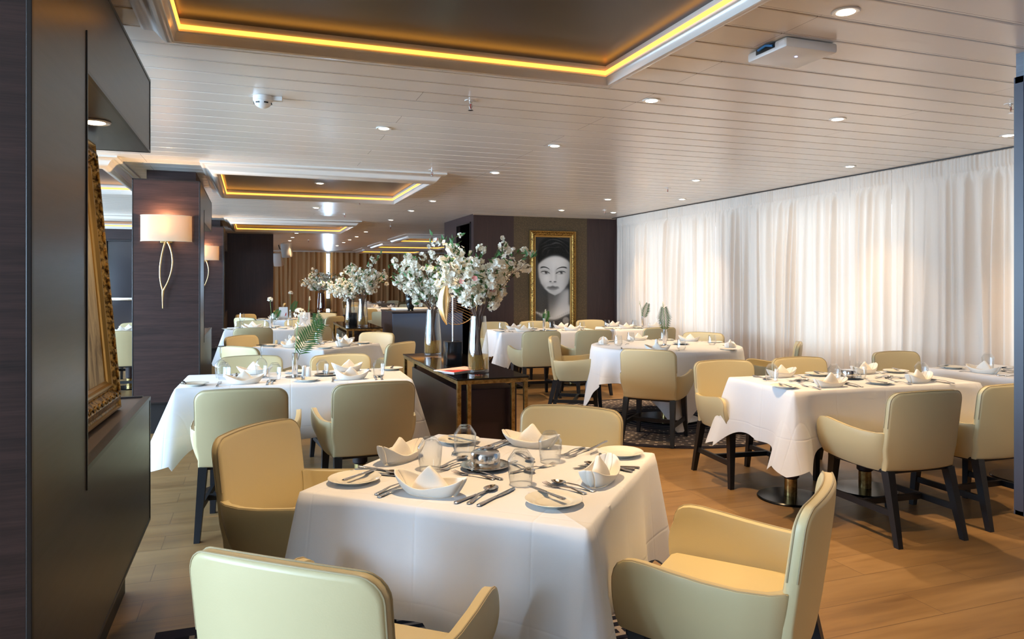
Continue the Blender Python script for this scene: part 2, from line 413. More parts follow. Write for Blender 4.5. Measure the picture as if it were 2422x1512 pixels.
# ================================================================ ROOM
XL, XR, YB, YF = -5.6, 5.95, -4.0, 26.0
ZC = 2.50
struct('floor', MB().box(XL - .1, 7.6, YB - .1, YF + .1, -0.05, 0).mesh('floor', FLOOR, False))
def ceiling():
    b = MB(); rows = []; y = 3.02 - 0.215 * 33
    while y < YF + .3:
        g = 0.006
        for yy, z in ((y - g, ZC), (y - g * .6, ZC + .014), (y + g * .6, ZC + .014), (y + g, ZC), (y + g + .006, ZC - .0012), (y + .215 - g - .006, ZC - .0012)):
            rows.append([(XL - .1, yy, z), (0, yy, z), (7.6, yy, z)])
        y += .215
    b.grid(rows)
    b.box(XL - .1, 7.6, YB - .4, YF + .4, ZC + .02, ZC + .08)
    return struct('ceiling', b.mesh('ceiling', CEIL, False, fix=False))
ceiling()

def wall_with_openings(x0, x1, y0, y1, axis, holes, z0, z1, zt, m):
    """wall slab with window openings; axis 'y' runs along y"""
    b = MB(); a, e = (y0, y1) if axis == 'y' else (x0, x1)
    def put(p, q, za, zb):
        if axis == 'y': b.box(x0, x1, p, q, za, zb)
        else: b.box(p, q, y0, y1, za, zb)
    put(a, e, 0, z0); put(a, e, z1, zt); c = a
    for p, q in holes: put(c, p, z0, z1); c = q
    put(c, e, z0, z1); return b.mesh('wall', m, False)
WALLM = mat('warm_grey_wall', srgb(150, 138, 126), 0.7)
struct('wall_left', wall_with_openings(XL - .12, XL, YB, YF, 'y', WIN_Y, WIN_Z[0], WIN_Z[1], ZC + .02, WALLM))
wn = 0
for p, q in WIN_Y:
    wn += 1
    f = MB()
    for (a, c, d, e) in ((p, p + .05, *WIN_Z), (q - .05, q, *WIN_Z), (p, q, WIN_Z[0], WIN_Z[0] + .05), (p, q, WIN_Z[1] - .05, WIN_Z[1])): f.box(XL - .1, XL - .02, a, c, d, e)
    w = struct('window_%d' % wn, f.mesh('window', WPLASTIC, False))
    ob('pane', MB().box(XL - .065, XL - .059, p + .05, q - .05, WIN_Z[0] + .05, WIN_Z[1] - .05).mesh('pane', PANEG, False), w)
BW = []
struct('wall_back', wall_with_openings(XL, 7.6, YB - .12, YB, 'x', BW, WIN_Z[0], WIN_Z[1], ZC + .02, WALLM))
for p, q in BW:
    wn += 1; f = MB()
    for (a, c, d, e) in ((p, p + .05, *WIN_Z), (q - .05, q, *WIN_Z), (p, q, WIN_Z[0], WIN_Z[0] + .05), (p, q, WIN_Z[1] - .05, WIN_Z[1])): f.box(a, c, YB - .1, YB - .02, d, e)
    w = struct('window_%d' % wn, f.mesh('window', WPLASTIC, False))
    ob('pane', MB().box(p + .05, q - .05, YB - .065, YB - .059, WIN_Z[0] + .05, WIN_Z[1] - .05).mesh('pane', PANEG, False), w)
# curtain wall
RW = [(-.9, 1.3), (2.1, 4.3), (5.1, 7.3), (8.1, 10.3)]
struct('wall_right', wall_with_openings(6.12, 6.25, YB, 11.0, 'y', RW, WIN_Z[0], WIN_Z[1], ZC + .02, WALLM))
for p, q in RW:
    wn += 1; f = MB()
    for (a, c, d, e) in ((p, p + .05, *WIN_Z), (q - .05, q, *WIN_Z), (p, q, WIN_Z[0], WIN_Z[0] + .05), (p, q, WIN_Z[1] - .05, WIN_Z[1])): f.box(6.14, 6.22, a, c, d, e)
    w = struct('window_%d' % wn, f.mesh('window', WPLASTIC, False))
    ob('pane', MB().box(6.175, 6.181, p + .05, q - .05, WIN_Z[0] + .05, WIN_Z[1] - .05).mesh('pane', PANEG, False), w)
struct('trim_1', MB().box(5.90, 5.915, -1.2, 11.0, ZC - .022, ZC - .002).box(5.76, 5.775, -1.2, 11.0, ZC - .010, ZC - .002).mesh('trim', BLACKP, False))
# portrait wall: a block that juts out, wood / wallpaper / wood, with a doorway in its side
def portrait_wall():
    b = MB()
    b.box(3.31, 3.99, 11.0, 11.05, 0, ZC + .01, 0); b.box(3.99, 5.30, 11.0, 11.05, 0, ZC + .01, 1); b.box(5.30, 7.6, 11.0, 11.05, 0, ZC + .01, 0)
    b.box(3.36, 7.6, 11.05, 12.85, 0, ZC + .01, 0) if False else None
    b.box(3.31, 3.36, 11.05, 11.15, 0, ZC + .01, 0); b.box(3.31, 3.36, 11.97, 12.85, 0, ZC + .01, 0); b.box(3.31, 3.36, 11.15, 11.97, 2.37, ZC + .01, 0)
    b.box(3.36, 7.6, 12.80, 12.85, 0, ZC + .01, 0)
    b.box(3.95, 4.0, 11.05, 12.80, 0, ZC + .01, 2)
    for y in (11.14, 11.965): b.box(3.295, 3.32, y, y + .02, 0, 2.38, 2)
    b.box(3.295, 3.32, 11.14, 11.985, 2.36, 2.38, 2)
    return struct('wall_portrait', b.mesh('wall', [WOODZ, WALLPAPER, EDGE], False))
portrait_wall()
struct('trim_2', MB().box(3.30, 5.84, 10.985, 11.0, ZC - .02, ZC - .002).mesh('trim', mat('pale_bead', srgb(170, 150, 130), .4), False))
# partitions further back
struct('wall_partition', MB().box(-3.2, .45, 17.2, 17.35, 0, ZC + .01).mesh('wall', WOODZ, False))
struct('wall_far_left', MB().box(-5.6, -1.05, 15.5, 15.62, 2.22, ZC + .01).box(-1.75, -1.05, 15.5, 15.62, 0, 2.22).box(-5.6, -2.62, 15.5, 15.62, 0, 2.22).mesh('wall', WOODX, False))
struct('wall_far', MB().box(XL, 2.42, YF, YF + .12, 0, ZC + .02).box(2.58, 7.6, YF, YF + .12, 0, ZC + .02).box(2.42, 2.58, YF, YF + .12, 0, .85).box(2.42, 2.58, YF, YF + .12, 2.42, ZC + .02).mesh('wall', WALLM, False))
wn += 1
w = struct('window_%d' % wn, MB().box(2.42, 2.44, YF + .02, YF + .1, .85, 2.42).box(2.56, 2.58, YF + .02, YF + .1, .85, 2.42).mesh('window', WPLASTIC, False))
ob('pane', MB().box(2.44, 2.56, YF + .05, YF + .06, .85, 2.42).mesh('pane', PANEG, False), w)
area('daylight', (2.50, YF + .35, 1.6), (R(-90), 0, 0), .2, 1.5, 60, DAY)
# far side walls
struct('wall_far_right', MB().box(7.5, 7.6, 12.8, YF, 0, ZC + .02).mesh('wall', WALLM, False))
# exit door with panic bar seen beyond the sconce pillar
dr = struct('door_1', MB().bbox(-2.60, -1.77, 15.51, 15.56, 0.0, 2.20, .006).mesh('door', mat('dark_glossy_door', srgb(46, 42, 48), .12, spec=.7), False))
ob('door_frame', MB().box(-2.62, -2.59, 15.44, 15.5, 0, 2.22).box(-1.78, -1.75, 15.44, 15.5, 0, 2.22).box(-2.62, -1.75, 15.44, 15.5, 2.19, 2.22).mesh('f', EDGE, False), dr)
ob('panic_bar', MB().bbox(-2.5, -1.86, 15.40, 15.44, 1.06, 1.12, .008).bbox(-1.93, -1.83, 15.39, 15.5, 1.02, 1.22, .01).box(-1.895, -1.865, 15.44, 15.5, 0.1, 2.1).bbox(-1.91, -1.85, 15.42, 15.5, 2.0, 2.14, .006).mesh('p', STEEL), dr)

# ---- ceiling trays: brown panel, moulded cream frame hanging below the planks, LED channel inside
def tray(x0, x1, y0, y1, led=True):
    root = ob('ceiling_tray', None, None, ((x0 + x1) / 2, (y0 + y1) / 2, ZC), 0, kind='structure')
    hx, hy = (x1 - x0) / 2, (y1 - y0) / 2
    prof = [(0, .0), (0, -.016), (.012, -.024), (.03, -.024), (.045, -.028), (.062, -.044), (.078, -.066), (.094, -.086), (.112, -.098), (.135, -.102), (.142, -.098), (.144, -.075), (.150, -.062), (.160, -.060), (.160, -.002)]
    rows = []
    for d, z in prof:
        rows.append([(-hx + d, -hy + d, z), (hx - d, -hy + d, z), (hx - d, hy - d, z), (-hx + d, hy - d, z)])
    fr = MB().grid(rows, close=True).mesh('tray_frame', TRIM, False)
    fr.polygons.foreach_set('use_smooth', [True] * len(fr.polygons)); fr.set_sharp_from_angle(angle=R(50))
    ob('tray_frame', fr, root)
    d = .165
    ob('tray_panel', MB().box(-hx + .16, hx - .16, -hy + .16, hy - .16, -.006, -.003).mesh('p', DARKCEIL, False), root)
    if led:
        e = .1605; b = MB()
        a, c = hx - e, hy - e
        rows = []
        b.box(-a, -a + .006, -c, c, -.050, -.033); b.box(a - .006, a, -c, c, -.050, -.033)
        b.box(-a, a, -c, -c + .006, -.050, -.033); b.box(-a, a, c - .006, c, -.050, -.033)
        ob('led_strip', b.mesh('led', LED, False), root)
    return root
TRAYS = [(-.445, 1.84, 1.15, 3.43), (-.445, 1.84, 7.03, 9.31), (-.445, 1.84, 13.0, 15.25), (-3.4, -1.10, 7.03, 9.31), (-3.4, -1.10, 13.0, 15.25), (-3.4, -1.1, 1.15, 3.43),
         (3.23, 5.5, 16.0, 18.3), (3.23, 5.5, 19.4, 21.7), (3.23, 5.5, 22.8, 25.1)]
for t in TRAYS: tray(*t)

# ---- pillars with open picture niches
def pillar(name, x0, x1, y0, y1, niche=0.55, neck=True, plinth_z=.29, face=WOODX):
    root = ob(name, None, None, ((x0 + x1) / 2, y0, 0), 0, kind='structure')
    ox, oy = (x0 + x1) / 2, y0; h = (x1 - x0) / 2; Ly = y1 - y0
    t = .012
    # body in satin veneer, front and back faces in horizontal grain, dark corner edges
    b = MB()
    if niche:
        b.box(-h + t, h - .001, t, niche, plinth_z, 2.35, 0); b.box(-h + t, h - .001, niche, Ly - .001, 2.01, 2.35, 0); b.box(-h + t, h - .001, niche, Ly - .001, plinth_z, .855, 0)
    else: b.box(-h, h, t, Ly, plinth_z, 2.35, 0)
    ob('veneer_body', b.mesh('body', WOODY, False), root)
    ob('end_face', MB().box(-h + t, h - t, -.001, t + .002, plinth_z + t, 2.35 - t).mesh('end_face', face, False), root)
    e = MB()
    for x in (-h, h - t): e.bbox(x, x + t, -.002, t + .004, plinth_z, 2.35, .002)
    e.box(-h, h, -.002, t, plinth_z, plinth_z + t); e.box(-h, h, -.002, t, 2.35 - t, 2.35)
    if niche:
        for x in (h - .010,):
            e.box(x, x + .0115, t, Ly, 2.35 - .012, 2.351); e.box(x, x + .0115, Ly - .012, Ly + .001, 2.01, 2.35); e.box(x, x + .0115, Ly - .012, Ly + .001, plinth_z, .867)
            e.box(x, x + .0115, niche, Ly, 2.009, 2.02); e.box(x, x + .0115, t, Ly, plinth_z - .001, plinth_z + .01)
            e.box(x, x + .0125, niche - .004, niche + .004, .80, 2.13)
            e.box(x - .02, x + .012, niche, Ly + .002, .853, .868)
        e.box(-h + t, h - .03, Ly - .02, Ly + .001, .853, .872)
        e.box(-h + t, h - .01, Ly - .012, Ly + .001, 2.35 - .012, 2.351); e.box(-h + t, h - .01, Ly - .012, Ly + .001, 2.009, 2.02)
    ob('edge_trim', e.mesh('edge', EDGE, False), root)
    if niche: ob('shelf_top', MB().box(-h + t, h - .03, niche, Ly - .02, .855, .864).mesh('shelf', mat('brown_shelf', srgb(92, 78, 70), .4), False), root)
    ob('plinth', MB().box(-h + .09, h - .09, .10, Ly - .10, 0, plinth_z + .005).mesh('plinth', PLINTH, False), root)
    if neck: ob('neck', MB().box(-h + .06, h - .07, .48, Ly - .3, 2.34, ZC + .01).mesh('neck', face, False), root)
    return root
pA = pillar('pillar', -1.02, -.45, 1.83, 3.76)
pB = pillar('pillar', -1.026, -.455, 7.33, 9.30)
pC = pillar('pillar', -1.026, -.455, 13.15, 15.1)
pD = pillar('pillar', -1.0, -.43, -3.6, -1.7)
# pillar at the curtain side, near the camera; blue daylight put into its colour
PB = wood_dark('daylit_blue_oak', srgb(84, 92, 104), srgb(112, 122, 134), 'y', 0.38, .6)
def right_pillar():
    root = ob('pillar', None, None, (3.75, .6, 0), 0, kind='structure')
    ob('veneer_body', MB().box(-.30, .30, 0, 1.84, .29, 2.385).mesh('b', PB, False), root)
    e = MB().box(-.306, -.30, 1.80, 1.846, .29, 2.385).box(-.306, -.30, 0, 1.84, .29, .31).box(-.306, -.30, 0, 1.84, 2.355, 2.385).box(-.30, .30, 1.835, 1.846, .29, 2.385)
    ob('edge_trim', e.mesh('e', mat('slate_edge', srgb(62, 62, 74), .35), False), root)
    ob('neck', MB().box(-.30, .30, 0, 1.84, 2.385, ZC + .01).mesh('n', PB, False), root)
    ob('plinth', MB().box(-.2, .2, .1, 1.74, 0, .295).mesh('p', PLINTH, False), root)
right_pillar()
struct('wall_niche_back', MB().box(-.86, -.82, 2.38, 3.25, .864, 2.01).mesh('w', WOODY, False))

# ================================================================ CURTAINS
def curtain(name, p0, p1, z0, z1, pleat, amp, seed, m, header=True, step=.012):
    """pleated curtain from p0 to p1 (xy), local frame at p0"""
    rnd = random.Random(seed); d = Vector((p1[0] - p0[0], p1[1] - p0[1], 0)); Lh = d.length; n = int(Lh / step)
    # irregular pleats
    ph = [0.0]; freq = []
    x = 0; cuts = []
    while x < Lh: w = pleat * rnd.uniform(.6, 1.5); cuts.append((x, w, rnd.uniform(.5, 1.25), rnd.uniform(-.25, .25))); x += w
    zs = [z0 + (z1 - z0) * q for q in (0, .1, .2, .3, .4, .5, .6, .7, .78)] + [z1 - q for q in (.42, .34, .27, .23, .19, .16, .14, .125, .11, .08, .04, 0)] if header else [z0, (z0 + z1) / 2, z1 - .1, z1]
    rows = []
    hw = [rnd.uniform(.7, 1.4) for _ in range(int(Lh / .03) + 4)]
    fines = [0.0]
    for w_ in hw: fines.append(fines[-1] + w_ * .036)
    import bisect
    starts = [c[0] for c in cuts]
    for z in zs:
        t = (z1 - z) / (z1 - z0); row = []
        for k in range(n + 1):
            s = Lh * k / n; c = cuts[max(0, bisect.bisect_right(starts, s + 1e-9) - 1)]; u = min(1, max(0, (s - c[0]) / c[1]))
            win = math.sin(PI * s / Lh) ** .3 if 0 < s < Lh else 0
            sk = u + c[3] * math.sin(PI * u) * (1 + .5 * t)
            big = amp * c[2] * (1 - abs(math.cos(PI * sk)) ** (1.5 + c[3] * 2)) * (.85 + .4 * math.sin(c[0] * 7 + t * 2.5))
            big += .22 * amp * math.sin(s * 2.1 + seed + t * 1.3) + .12 * amp * math.sin(s * 29 + t * 3 + c[0])
            fi = max(0, bisect.bisect_right(fines, s) - 1); fu = (s - fines[fi]) / (fines[min(fi + 1, len(fines) - 1)] - fines[fi] + 1e-9)
            fine = .027 * math.sin(PI * min(1, max(0, fu))) ** 1.2 * (.6 + .6 * ((fi * 7919) % 10) / 10)
            if header:
                dz_ = t * (z1 - z0); k1 = min(1, max(0, (dz_ - .13) / .10)); k1 = k1 * k1 * (3 - 2 * k1)
                y = fine * (1 - k1) * (1.0 if dz_ < .14 else .6) + big * (.10 + .90 * k1) * (.62 + .38 * min(1, dz_ / .8))
                if .11 < dz_ < .15: y -= .008
                sw = (.014 * t * math.sin(s * 3.3 + seed) + .010 * k1 * math.sin(s * 19 + t * 2.2)) * win
            else: y = big; sw = 0
            row.append((s + sw, y * (win if header else 1), z))
        rows.append(row)
    b = MB().grid(rows); me = b.mesh(name, m, False, fix=False); me.polygons.foreach_set('use_smooth', [True] * len(me.polygons))
    o = ob(name, me, None, (p0[0], p0[1], 0), math.atan2(d.y, d.x)); return o
spans = [(10.95, 8.1725), (8.17, 5.8625), (5.86, 5.3425), (5.34, 3.3025), (3.30, .9225), (.92, -1.5)]
lab = ['cream pleated curtain reaching the portrait wall corner', 'cream pleated curtain behind the round table', 'narrow gathered strip of cream curtain between two wider curtains',
       'cream pleated curtain behind the long curtain-side table', 'cream pleated curtain beside the blue-grey pillar', 'cream pleated curtain beyond the blue-grey pillar']
for k, (a, b_) in enumerate(spans):
    o = curtain('curtain', (5.84, b_), (5.84, a), .03, ZC - .005, .100, .075, 11 + k, CURTAIN, True, .008)
    o['label'] = lab[k]; o['category'] = 'curtain'; o['group'] = 'cream curtains along the window side'
for k, (a, b_, l) in enumerate([(2.43, -2.2, 'tan pleated curtain left of the bright window slit at the far end'), (7.4, 2.575, 'wide tan pleated curtain right of the bright window slit at the far end')]):
    o = curtain('far_curtain', (a, YF - .16), (b_, YF - .16), .03, ZC - .03, .16, .07, 31 + k, TANCURT, False, .02)
    o['label'] = l; o['category'] = 'curtain'; o['group'] = 'tan curtains at the far end'
struct('trim_3', MB().box(-2.2, 7.5, YF - .22, YF - .2, ZC - .04, ZC - .002).mesh('t', TRIM, False))

# ================================================================ CEILING FITTINGS
DL = ('ceiling_downlight', MB().lathe([(.030, -.004), (.052, -.006), (.056, -.001), (.050, .004)], 20).mesh('ring', TRIM), [('lens', MB().lathe([(.0, -.0075), (.030, -.0070), (.037, -.0045), (.037, 0)], 20).mesh('lens', BULB), [])])
def spot(loc, e, ang=80, blend=.7, size=.03, col=(1.0, .68, .36)):
    l = bpy.data.lights.new('downlight_beam', 'SPOT'); l.energy = e; l.spot_size = R(ang); l.spot_blend = blend; l.shadow_soft_size = size; l.color = col
    o = bpy.data.objects.new('downlight_beam', l); COL.objects.link(o); o.location = (loc[0], loc[1], loc[2] - .02)
SPOTE = 118
dls = [(2.26, 2.29, 'over the foreground table corner'), (2.26, 3.80, 'above the floor between the front and curtain-side tables'), (3.69, 3.81, 'above the long curtain-side table'), (2.28, 5.32, 'above the aisle in front of the round table'),
       (.88, 5.13, 'above the table beside the console'), (2.28, 6.82, 'above the aisle beside the round table'), (5.29, 3.80, 'close to the blue-grey pillar top'), (5.30, 5.32, 'nearest the curtain behind the long table'),
       (4.47, 6.60, 'above the round table'), (5.31, 8.16, 'nearest the curtain past the round table'), (4.40, 10.01, 'in front of the gilt-framed portrait'), (5.30, 10.05, 'in the corner by curtain and portrait wall'),
       (.88, 10.89, 'between the second and third ceiling trays'), (2.28, 10.85, 'above the dark sideboard'), (2.28, 9.46, 'above the aisle before the dark sideboard'), (2.28, 12.57, 'just past the dark sideboard'),
       (2.30, 15.66, 'in the far aisle, first past the third tray'), (2.34, 17.40, 'in the far aisle, second past the third tray'), (2.34, 18.72, 'in the far aisle, third past the third tray'), (2.34, 20.0, 'in the far aisle, fourth past the third tray'), (2.36, 21.8, 'in the far aisle, fifth past the third tray'), (2.38, 24.2, 'at the far end by the tan curtains'),
       (.92, 16.6, 'just before the dark partition'), (.92, 18.2, 'just behind the dark partition'), (.92, 19.6, 'second behind the dark partition'), (.92, 21.2, 'third behind the dark partition'), (.92, 23.2, 'fourth behind the dark partition'),
       (.70, 8.17, 'in the middle of the second ceiling tray'), (.74, 14.1, 'in the middle of the third ceiling tray'), (.70, 2.3, 'in the middle of the nearest ceiling tray'), (4.2, 2.2, 'behind the blue-grey pillar'), (2.28, .8, 'above the camera side of the room'), (.88, -.6, 'behind the camera'), (4.4, 8.5, 'between round table and portrait wall table')]
for x, y, t in dls:
    if y < 1 or t.startswith('behind the blue'):
        spot((x, y, ZC), SPOTE * .8); continue
    z = ZC - .002 - (.004 if 'tray' in t and 'middle' in t else 0)
    inst(DL, (x, y, z), 0, 'round recessed downlight ' + t, 'ceiling light', 'recessed ceiling downlights')
    spot((x, y, z), SPOTE * (1.1 if y > 17 else .35 if x > 5 else .95 if x < 1 and y < 4 else 1.0))
# sprinklers
def sprinkler_spec():
    a = MB().lathe([(.0, -.001), (.036, -.003), (.038, .001)], 20).mesh('plate', TRIM)
    b = MB().lathe([(.012, -.002), (.012, -.012), (.007, -.014), (.007, -.02)], 12)
    for sx in (-1, 1): b.tube([(sx * .008, 0, -.018), (sx * .012, 0, -.034), (sx * .003, 0, -.05)], .0022, 6)
    b.lathe([(0, -.05), (.004, -.05), (.004, -.054), (.016, -.056), (.016, -.058), (0, -.058)], 12)
    c = MB().tube([(0, 0, -.02), (0, 0, -.048)], .0025, 6).mesh('bulb', mat('red_bulb', srgb(190, 30, 30), .2))
    return ('sprinkler', a, [('sprinkler_head', b.mesh('head', CHROME), []), ('sprinkler_bulb', c, [])])
SPR = sprinkler_spec()
for x, y, t in [(1.24, 4.18, 'between the smoke detector and the middle of the room'), (1.65, 6.88, 'at the corner of the second tray'), (4.52, 7.24, 'above the far edge of the round table'), (5.02, 9.8, 'near the portrait wall corner'), (1.35, 9.75, 'just behind the second tray'),
                (1.39, 11.74, 'before the third tray'), (4.38, 3.13, 'beside the blue-grey pillar top'), (2.53, 13.98, 'above the far aisle'), (1.37, 19.27, 'behind the dark partition')]:
    inst(SPR, (x, y, ZC - .002), R(20), 'chrome fire sprinkler ' + t, 'sprinkler', 'ceiling sprinklers')
# smoke detector
r = ob('smoke_detector', MB().lathe([(0, -.03), (.052, -.03), (.056, -.026), (.056, 0)], 28).box(.04, .11, -.018, .018, -.024, 0).mesh('b', WPLASTIC), None, (.06, 4.50, ZC - .002), R(-10), label='white smoke detector on the ceiling left of the sprinklers', category='smoke detector')
ob('detector_dome', MB().lathe([(.050, -.03), (.048, -.045), (.036, -.058), (.018, -.068), (0, -.07)], 28).mesh('d', WPLASTIC), r)
vb = MB()
for k in range(6):
    a = k * PI / 3; v = MB().box(.040, .0505, -.012, .012, -.046, -.038); v.xf(Matrix.Rotation(a, 4, 'Z')); vb.join(v)
ob('vent', vb.mesh('v', BLACKP, False), r)
# ceiling box with blue status light
r = ob('access_point', MB().bbox(-.145, .145, -.135, .135, -.048, -.002, .012).mesh('b', mat('off_white_plastic', srgb(226, 224, 220), .35)), None, (2.375, 2.735, ZC - .002), 0, label='white plastic box fixed to the ceiling with blue status light', category='access point')
ob('status_light', MB().lathe([(0, -.0495), (.006, -.0495), (.006, -.047)], 14, (.0, -.03, 0)).mesh('l', emis('blue_led', (.25, .3, 1), 12)), r)
ob('cable_recess', MB().box(-.1462, -.12, -.06, .07, -.030, -.004).mesh('r', BLACKP, False), r)
ob('cable', MB().tube([(-.149, -.05, -.02), (-.155, -.01, -.008), (-.149, .05, -.012)], .006, 8).mesh('c', mat('blue_cable', srgb(30, 120, 190), .4)), r)
ob('rating_label', MB().box(-.1455, -.1448, -.122, -.085, -.036, -.014).mesh('lab', PAPER, False), r)
# far speakers
spk = ('wall_speaker', MB().bbox(-.12, .12, -.09, .09, -.18, .18, .03).mesh('s', mat('grey_speaker', srgb(190, 186, 182), .5)), [('speaker_bracket', MB().tube([(-.10, 0, 0), (-.2, .05, .02), (-.22, .05, .12)], .012, 8).mesh('b', BLACKP), [])])
inst(spk, (.80, 18.5, 2.2), (R(15), 0, R(-25)), 'pale wall speaker by the dark partition, upper of two', 'speaker', 'tilted speakers')
inst(spk, (.66, 20.2, 2.02), (R(15), 0, R(-25)), 'pale wall speaker by the dark partition, lower of two', 'speaker', 'tilted speakers')

# ================================================================ CHAIR
def chair_spec():
    # back panel: rounded top corners, gently bowed, leaning back
    H, zb, Wd, r = .812, .385, .243, .058
    rows = []; outline = []
    zs = [zb, .40, .44, .50, .56, .62, .68, .72, H - r, H - r * .75, H - r * .5, H - r * .28, H - r * .1, H - r * .02, H]
    for z in zs:
        w = Wd - (.012 if z < .45 else 0)
        w = w + (.0 if z < .60 else 0)
        if z > H - r: w = Wd - r + math.sqrt(max(0, r * r - (z - (H - r)) ** 2))
        y0 = -.205 - (z - zb) * .13
        n = 12; row = []
        for k in range(n + 1):
            u = -1 + 2 * k / n; row.append((u * w, y0 + .030 * (u * w / Wd) ** 2 - .004, z + .007 * (1 - u * u) * (z - zb) / (H - zb)))
        rows.append(row)
    cz = .60; gb = MB(); nr, nc = len(rows), len(rows[0])
    def layer(inset, off, puff):
        out = []
        for j, r_ in enumerate(rows):
            t = (r_[0][2] - zb) / (H - zb); ro = []
            for k, (x, y, z) in enumerate(r_):
                u = -1 + 2 * k / (nc - 1); pf = puff * (1 - u ** 4) * (1 - (2 * t - 1) ** 4)
                ro.append((x * (1 - inset / Wd), y + off + pf, cz + (z - cz) * (1 - inset / .215)))
            out.append(ro)
        return out
    def loop(g): return [g[0][k] for k in range(nc)] + [g[j][-1] for j in range(1, nr)] + [g[-1][k] for k in range(nc - 2, -1, -1)] + [g[j][0] for j in range(nr - 2, 0, -1)]
    T = .021; prof = [(.012, -T, -.006), (.004, -T + .003, 0), (0, -T + .009, 0), (0, T - .009, 0), (.004, T - .003, 0), (.012, T, .006)]
    L0, L1_ = layer(*prof[0]), layer(*prof[-1])
    gb.grid([loop(layer(*q)) for q in prof], close=True); gb.grid(L0); gb.grid(L1_)
    me = gb.mesh('backrest', LEATHER, True)
    bm = bmesh.new(); bm.from_mesh(me); bmesh.ops.remove_doubles(bm, verts=bm.verts, dist=.0004); bmesh.ops.recalc_face_normals(bm, faces=bm.faces); bm.to_mesh(me); bm.free(); autosmooth(me, 50)
    back = me
    edge = [r_[0] for r_ in rows[5:]] + [rows[-1][k] for k in range(1, 12)] + [r_[-1] for r_ in rows[5:]][::-1]
    pb = MB()
    for off in (-.013, .013): pb.tube([(x * 1.001, y + off, z + .0003) for x, y, z in edge], .0026, 6)
    pipe = pb.mesh('piping', PIPING)
    # side panels sweeping from the back corner forward
    def side(sx):
        # plan path from the back seam to the front edge
        path = [(.232, -.182), (.254, -.170), (.274, -.140), (.291, -.075), (.299, .01), (.301, .10), (.299, .17), (.297, .205), (.295, .230), (.294, .247), (.293, .258), (.2925, .264)]
        top = [.588, .589, .587, .588, .595, .606, .615, .616, .611, .600, .582, .558]
        bot = [.384, .379, .377, .378, .381, .386, .391, .394, .396, .398, .401, .405]
        nj = 9; rows = []
        for j in range(nj):
            t = j / (nj - 1); row = []
            for (x, y), zt, z0 in zip(path, top, bot):
                z = z0 + (zt - z0) * t
                inn = -.048 * (1 - t) ** 1.3                       # shell narrows towards its bottom
                row.append((sx * (x + inn + .010 * math.sin(PI * t)), y - (z - .385) * .13 * max(0, min(1, (-.05 - y) / .12)), z))
            rows.append(row)
        me = MB().grid(rows if sx > 0 else [r_[::-1] for r_ in rows]).mesh('armrest', LEATHER, True, fix=False)
        if sum(p_.normal.x * p_.area for p_ in me.polygons) * sx < 0: me.flip_normals()
        arm = bake(me, [('SOLIDIFY', dict(thickness=.030, offset=-1.0)), ('BEVEL', dict(width=.010, segments=3, limit_method='ANGLE', angle_limit=R(50)))])
        pb = MB(); e = rows[-1][1:] + [r_[-1] for r_ in rows[::-1][1:-1]]
        pb.tube([(x - sx * .004, y + 0, z + .0005) for i, (x, y, z) in enumerate(e)], .0028, 6)
        return arm, pb.mesh('piping', PIPING)
    aL, pL = side(-1); aR, pR = side(1)
    sb = MB().bbox(-.214, .214, -.168, .256, .387, .470, .026)
    sb.v = [(x * (1 + .13 * (z - .387) / .083), y, z) for x, y, z in sb.v]; seat = sb.mesh('seat', LEATHER)
    base = MB().bbox(-.225, .225, -.2, .25, .368, .392, .006).mesh('seat_frame', BLACKWOOD, False)
    legs = []
    for x, y, bx, by in ((-.205, -.185, -.222, -.275), (.205, -.185, .222, -.275), (-.205, .215, -.222, .245), (.205, .215, .222, .245)):
        legs.append(('leg', MB().prism((x, y, .385), (bx, by, 0), .046, .050, .030, .032).mesh('leg', BLACKWOOD, False), []))
    st = []
    for sx in (-1, 1): st.append(('stretcher', MB().box(sx * .2135 - .009, sx * .2135 + .009, -.232, .232, .148, .182).mesh('stretcher', BLACKWOOD, False), []))
    b = MB().box(-.207, .207, -.012, .012, .149, .181); st.append(('stretcher', b.mesh('stretcher', BLACKWOOD, False), []))
    return ('dining_armchair', None, [('backrest', back, [('piping', pipe, [])]), ('armrest', aL, [('piping', pL, [])]), ('armrest', aR, [('piping', pR, [])]), ('seat', seat, []), ('seat_frame', base, [])] + legs + st)
CHAIR = chair_spec()
def chair(x, y, face, label, group='cream leather dining armchairs'):
    """face: direction (degrees) the sitter looks"""
    return inst(CHAIR, (x, y, .0), R(face - 90), label, 'chair', group)

# ================================================================ TABLES AND CLOTHS
def ped(x, y, r=.21):
    return [('pedestal_base', MB().lathe([(0, 0), (r, 0), (r, .008), (r - .006, .014), (.05, .018), (0, .018)], 40, (x, y, 0)).mesh('base', mat('black_metal', srgb(16, 17, 20), .22, .6)), []),
            ('collar', MB().lathe([(.040, .017), (.040, .13), (.030, .132)], 24, (x, y, 0)).mesh('collar', BRASS), []),
            ('column', MB().lathe([(.038, .128), (.052, .14), (.052, .70)], 24, (x, y, 0)).mesh('column', WOODZ), [])]
def table_spec(w, d, peds, round_=False):
    if round_: top = MB().lathe([(0, .70), (w / 2 - .01, .70), (w / 2 - .01, .738), (0, .738)], 48).mesh('top', WOODX, False)
    else: top = MB().bbox(-w / 2 + .008, w / 2 - .008, -d / 2 + .008, d / 2 - .008, .70, .738, .004).mesh('top', WOODX, False)
    ch = [('tabletop', top, [])]
    for x, y in peds: ch += ped(x, y, .34 if round_ else .21)
    return ('dining_table', None, ch)
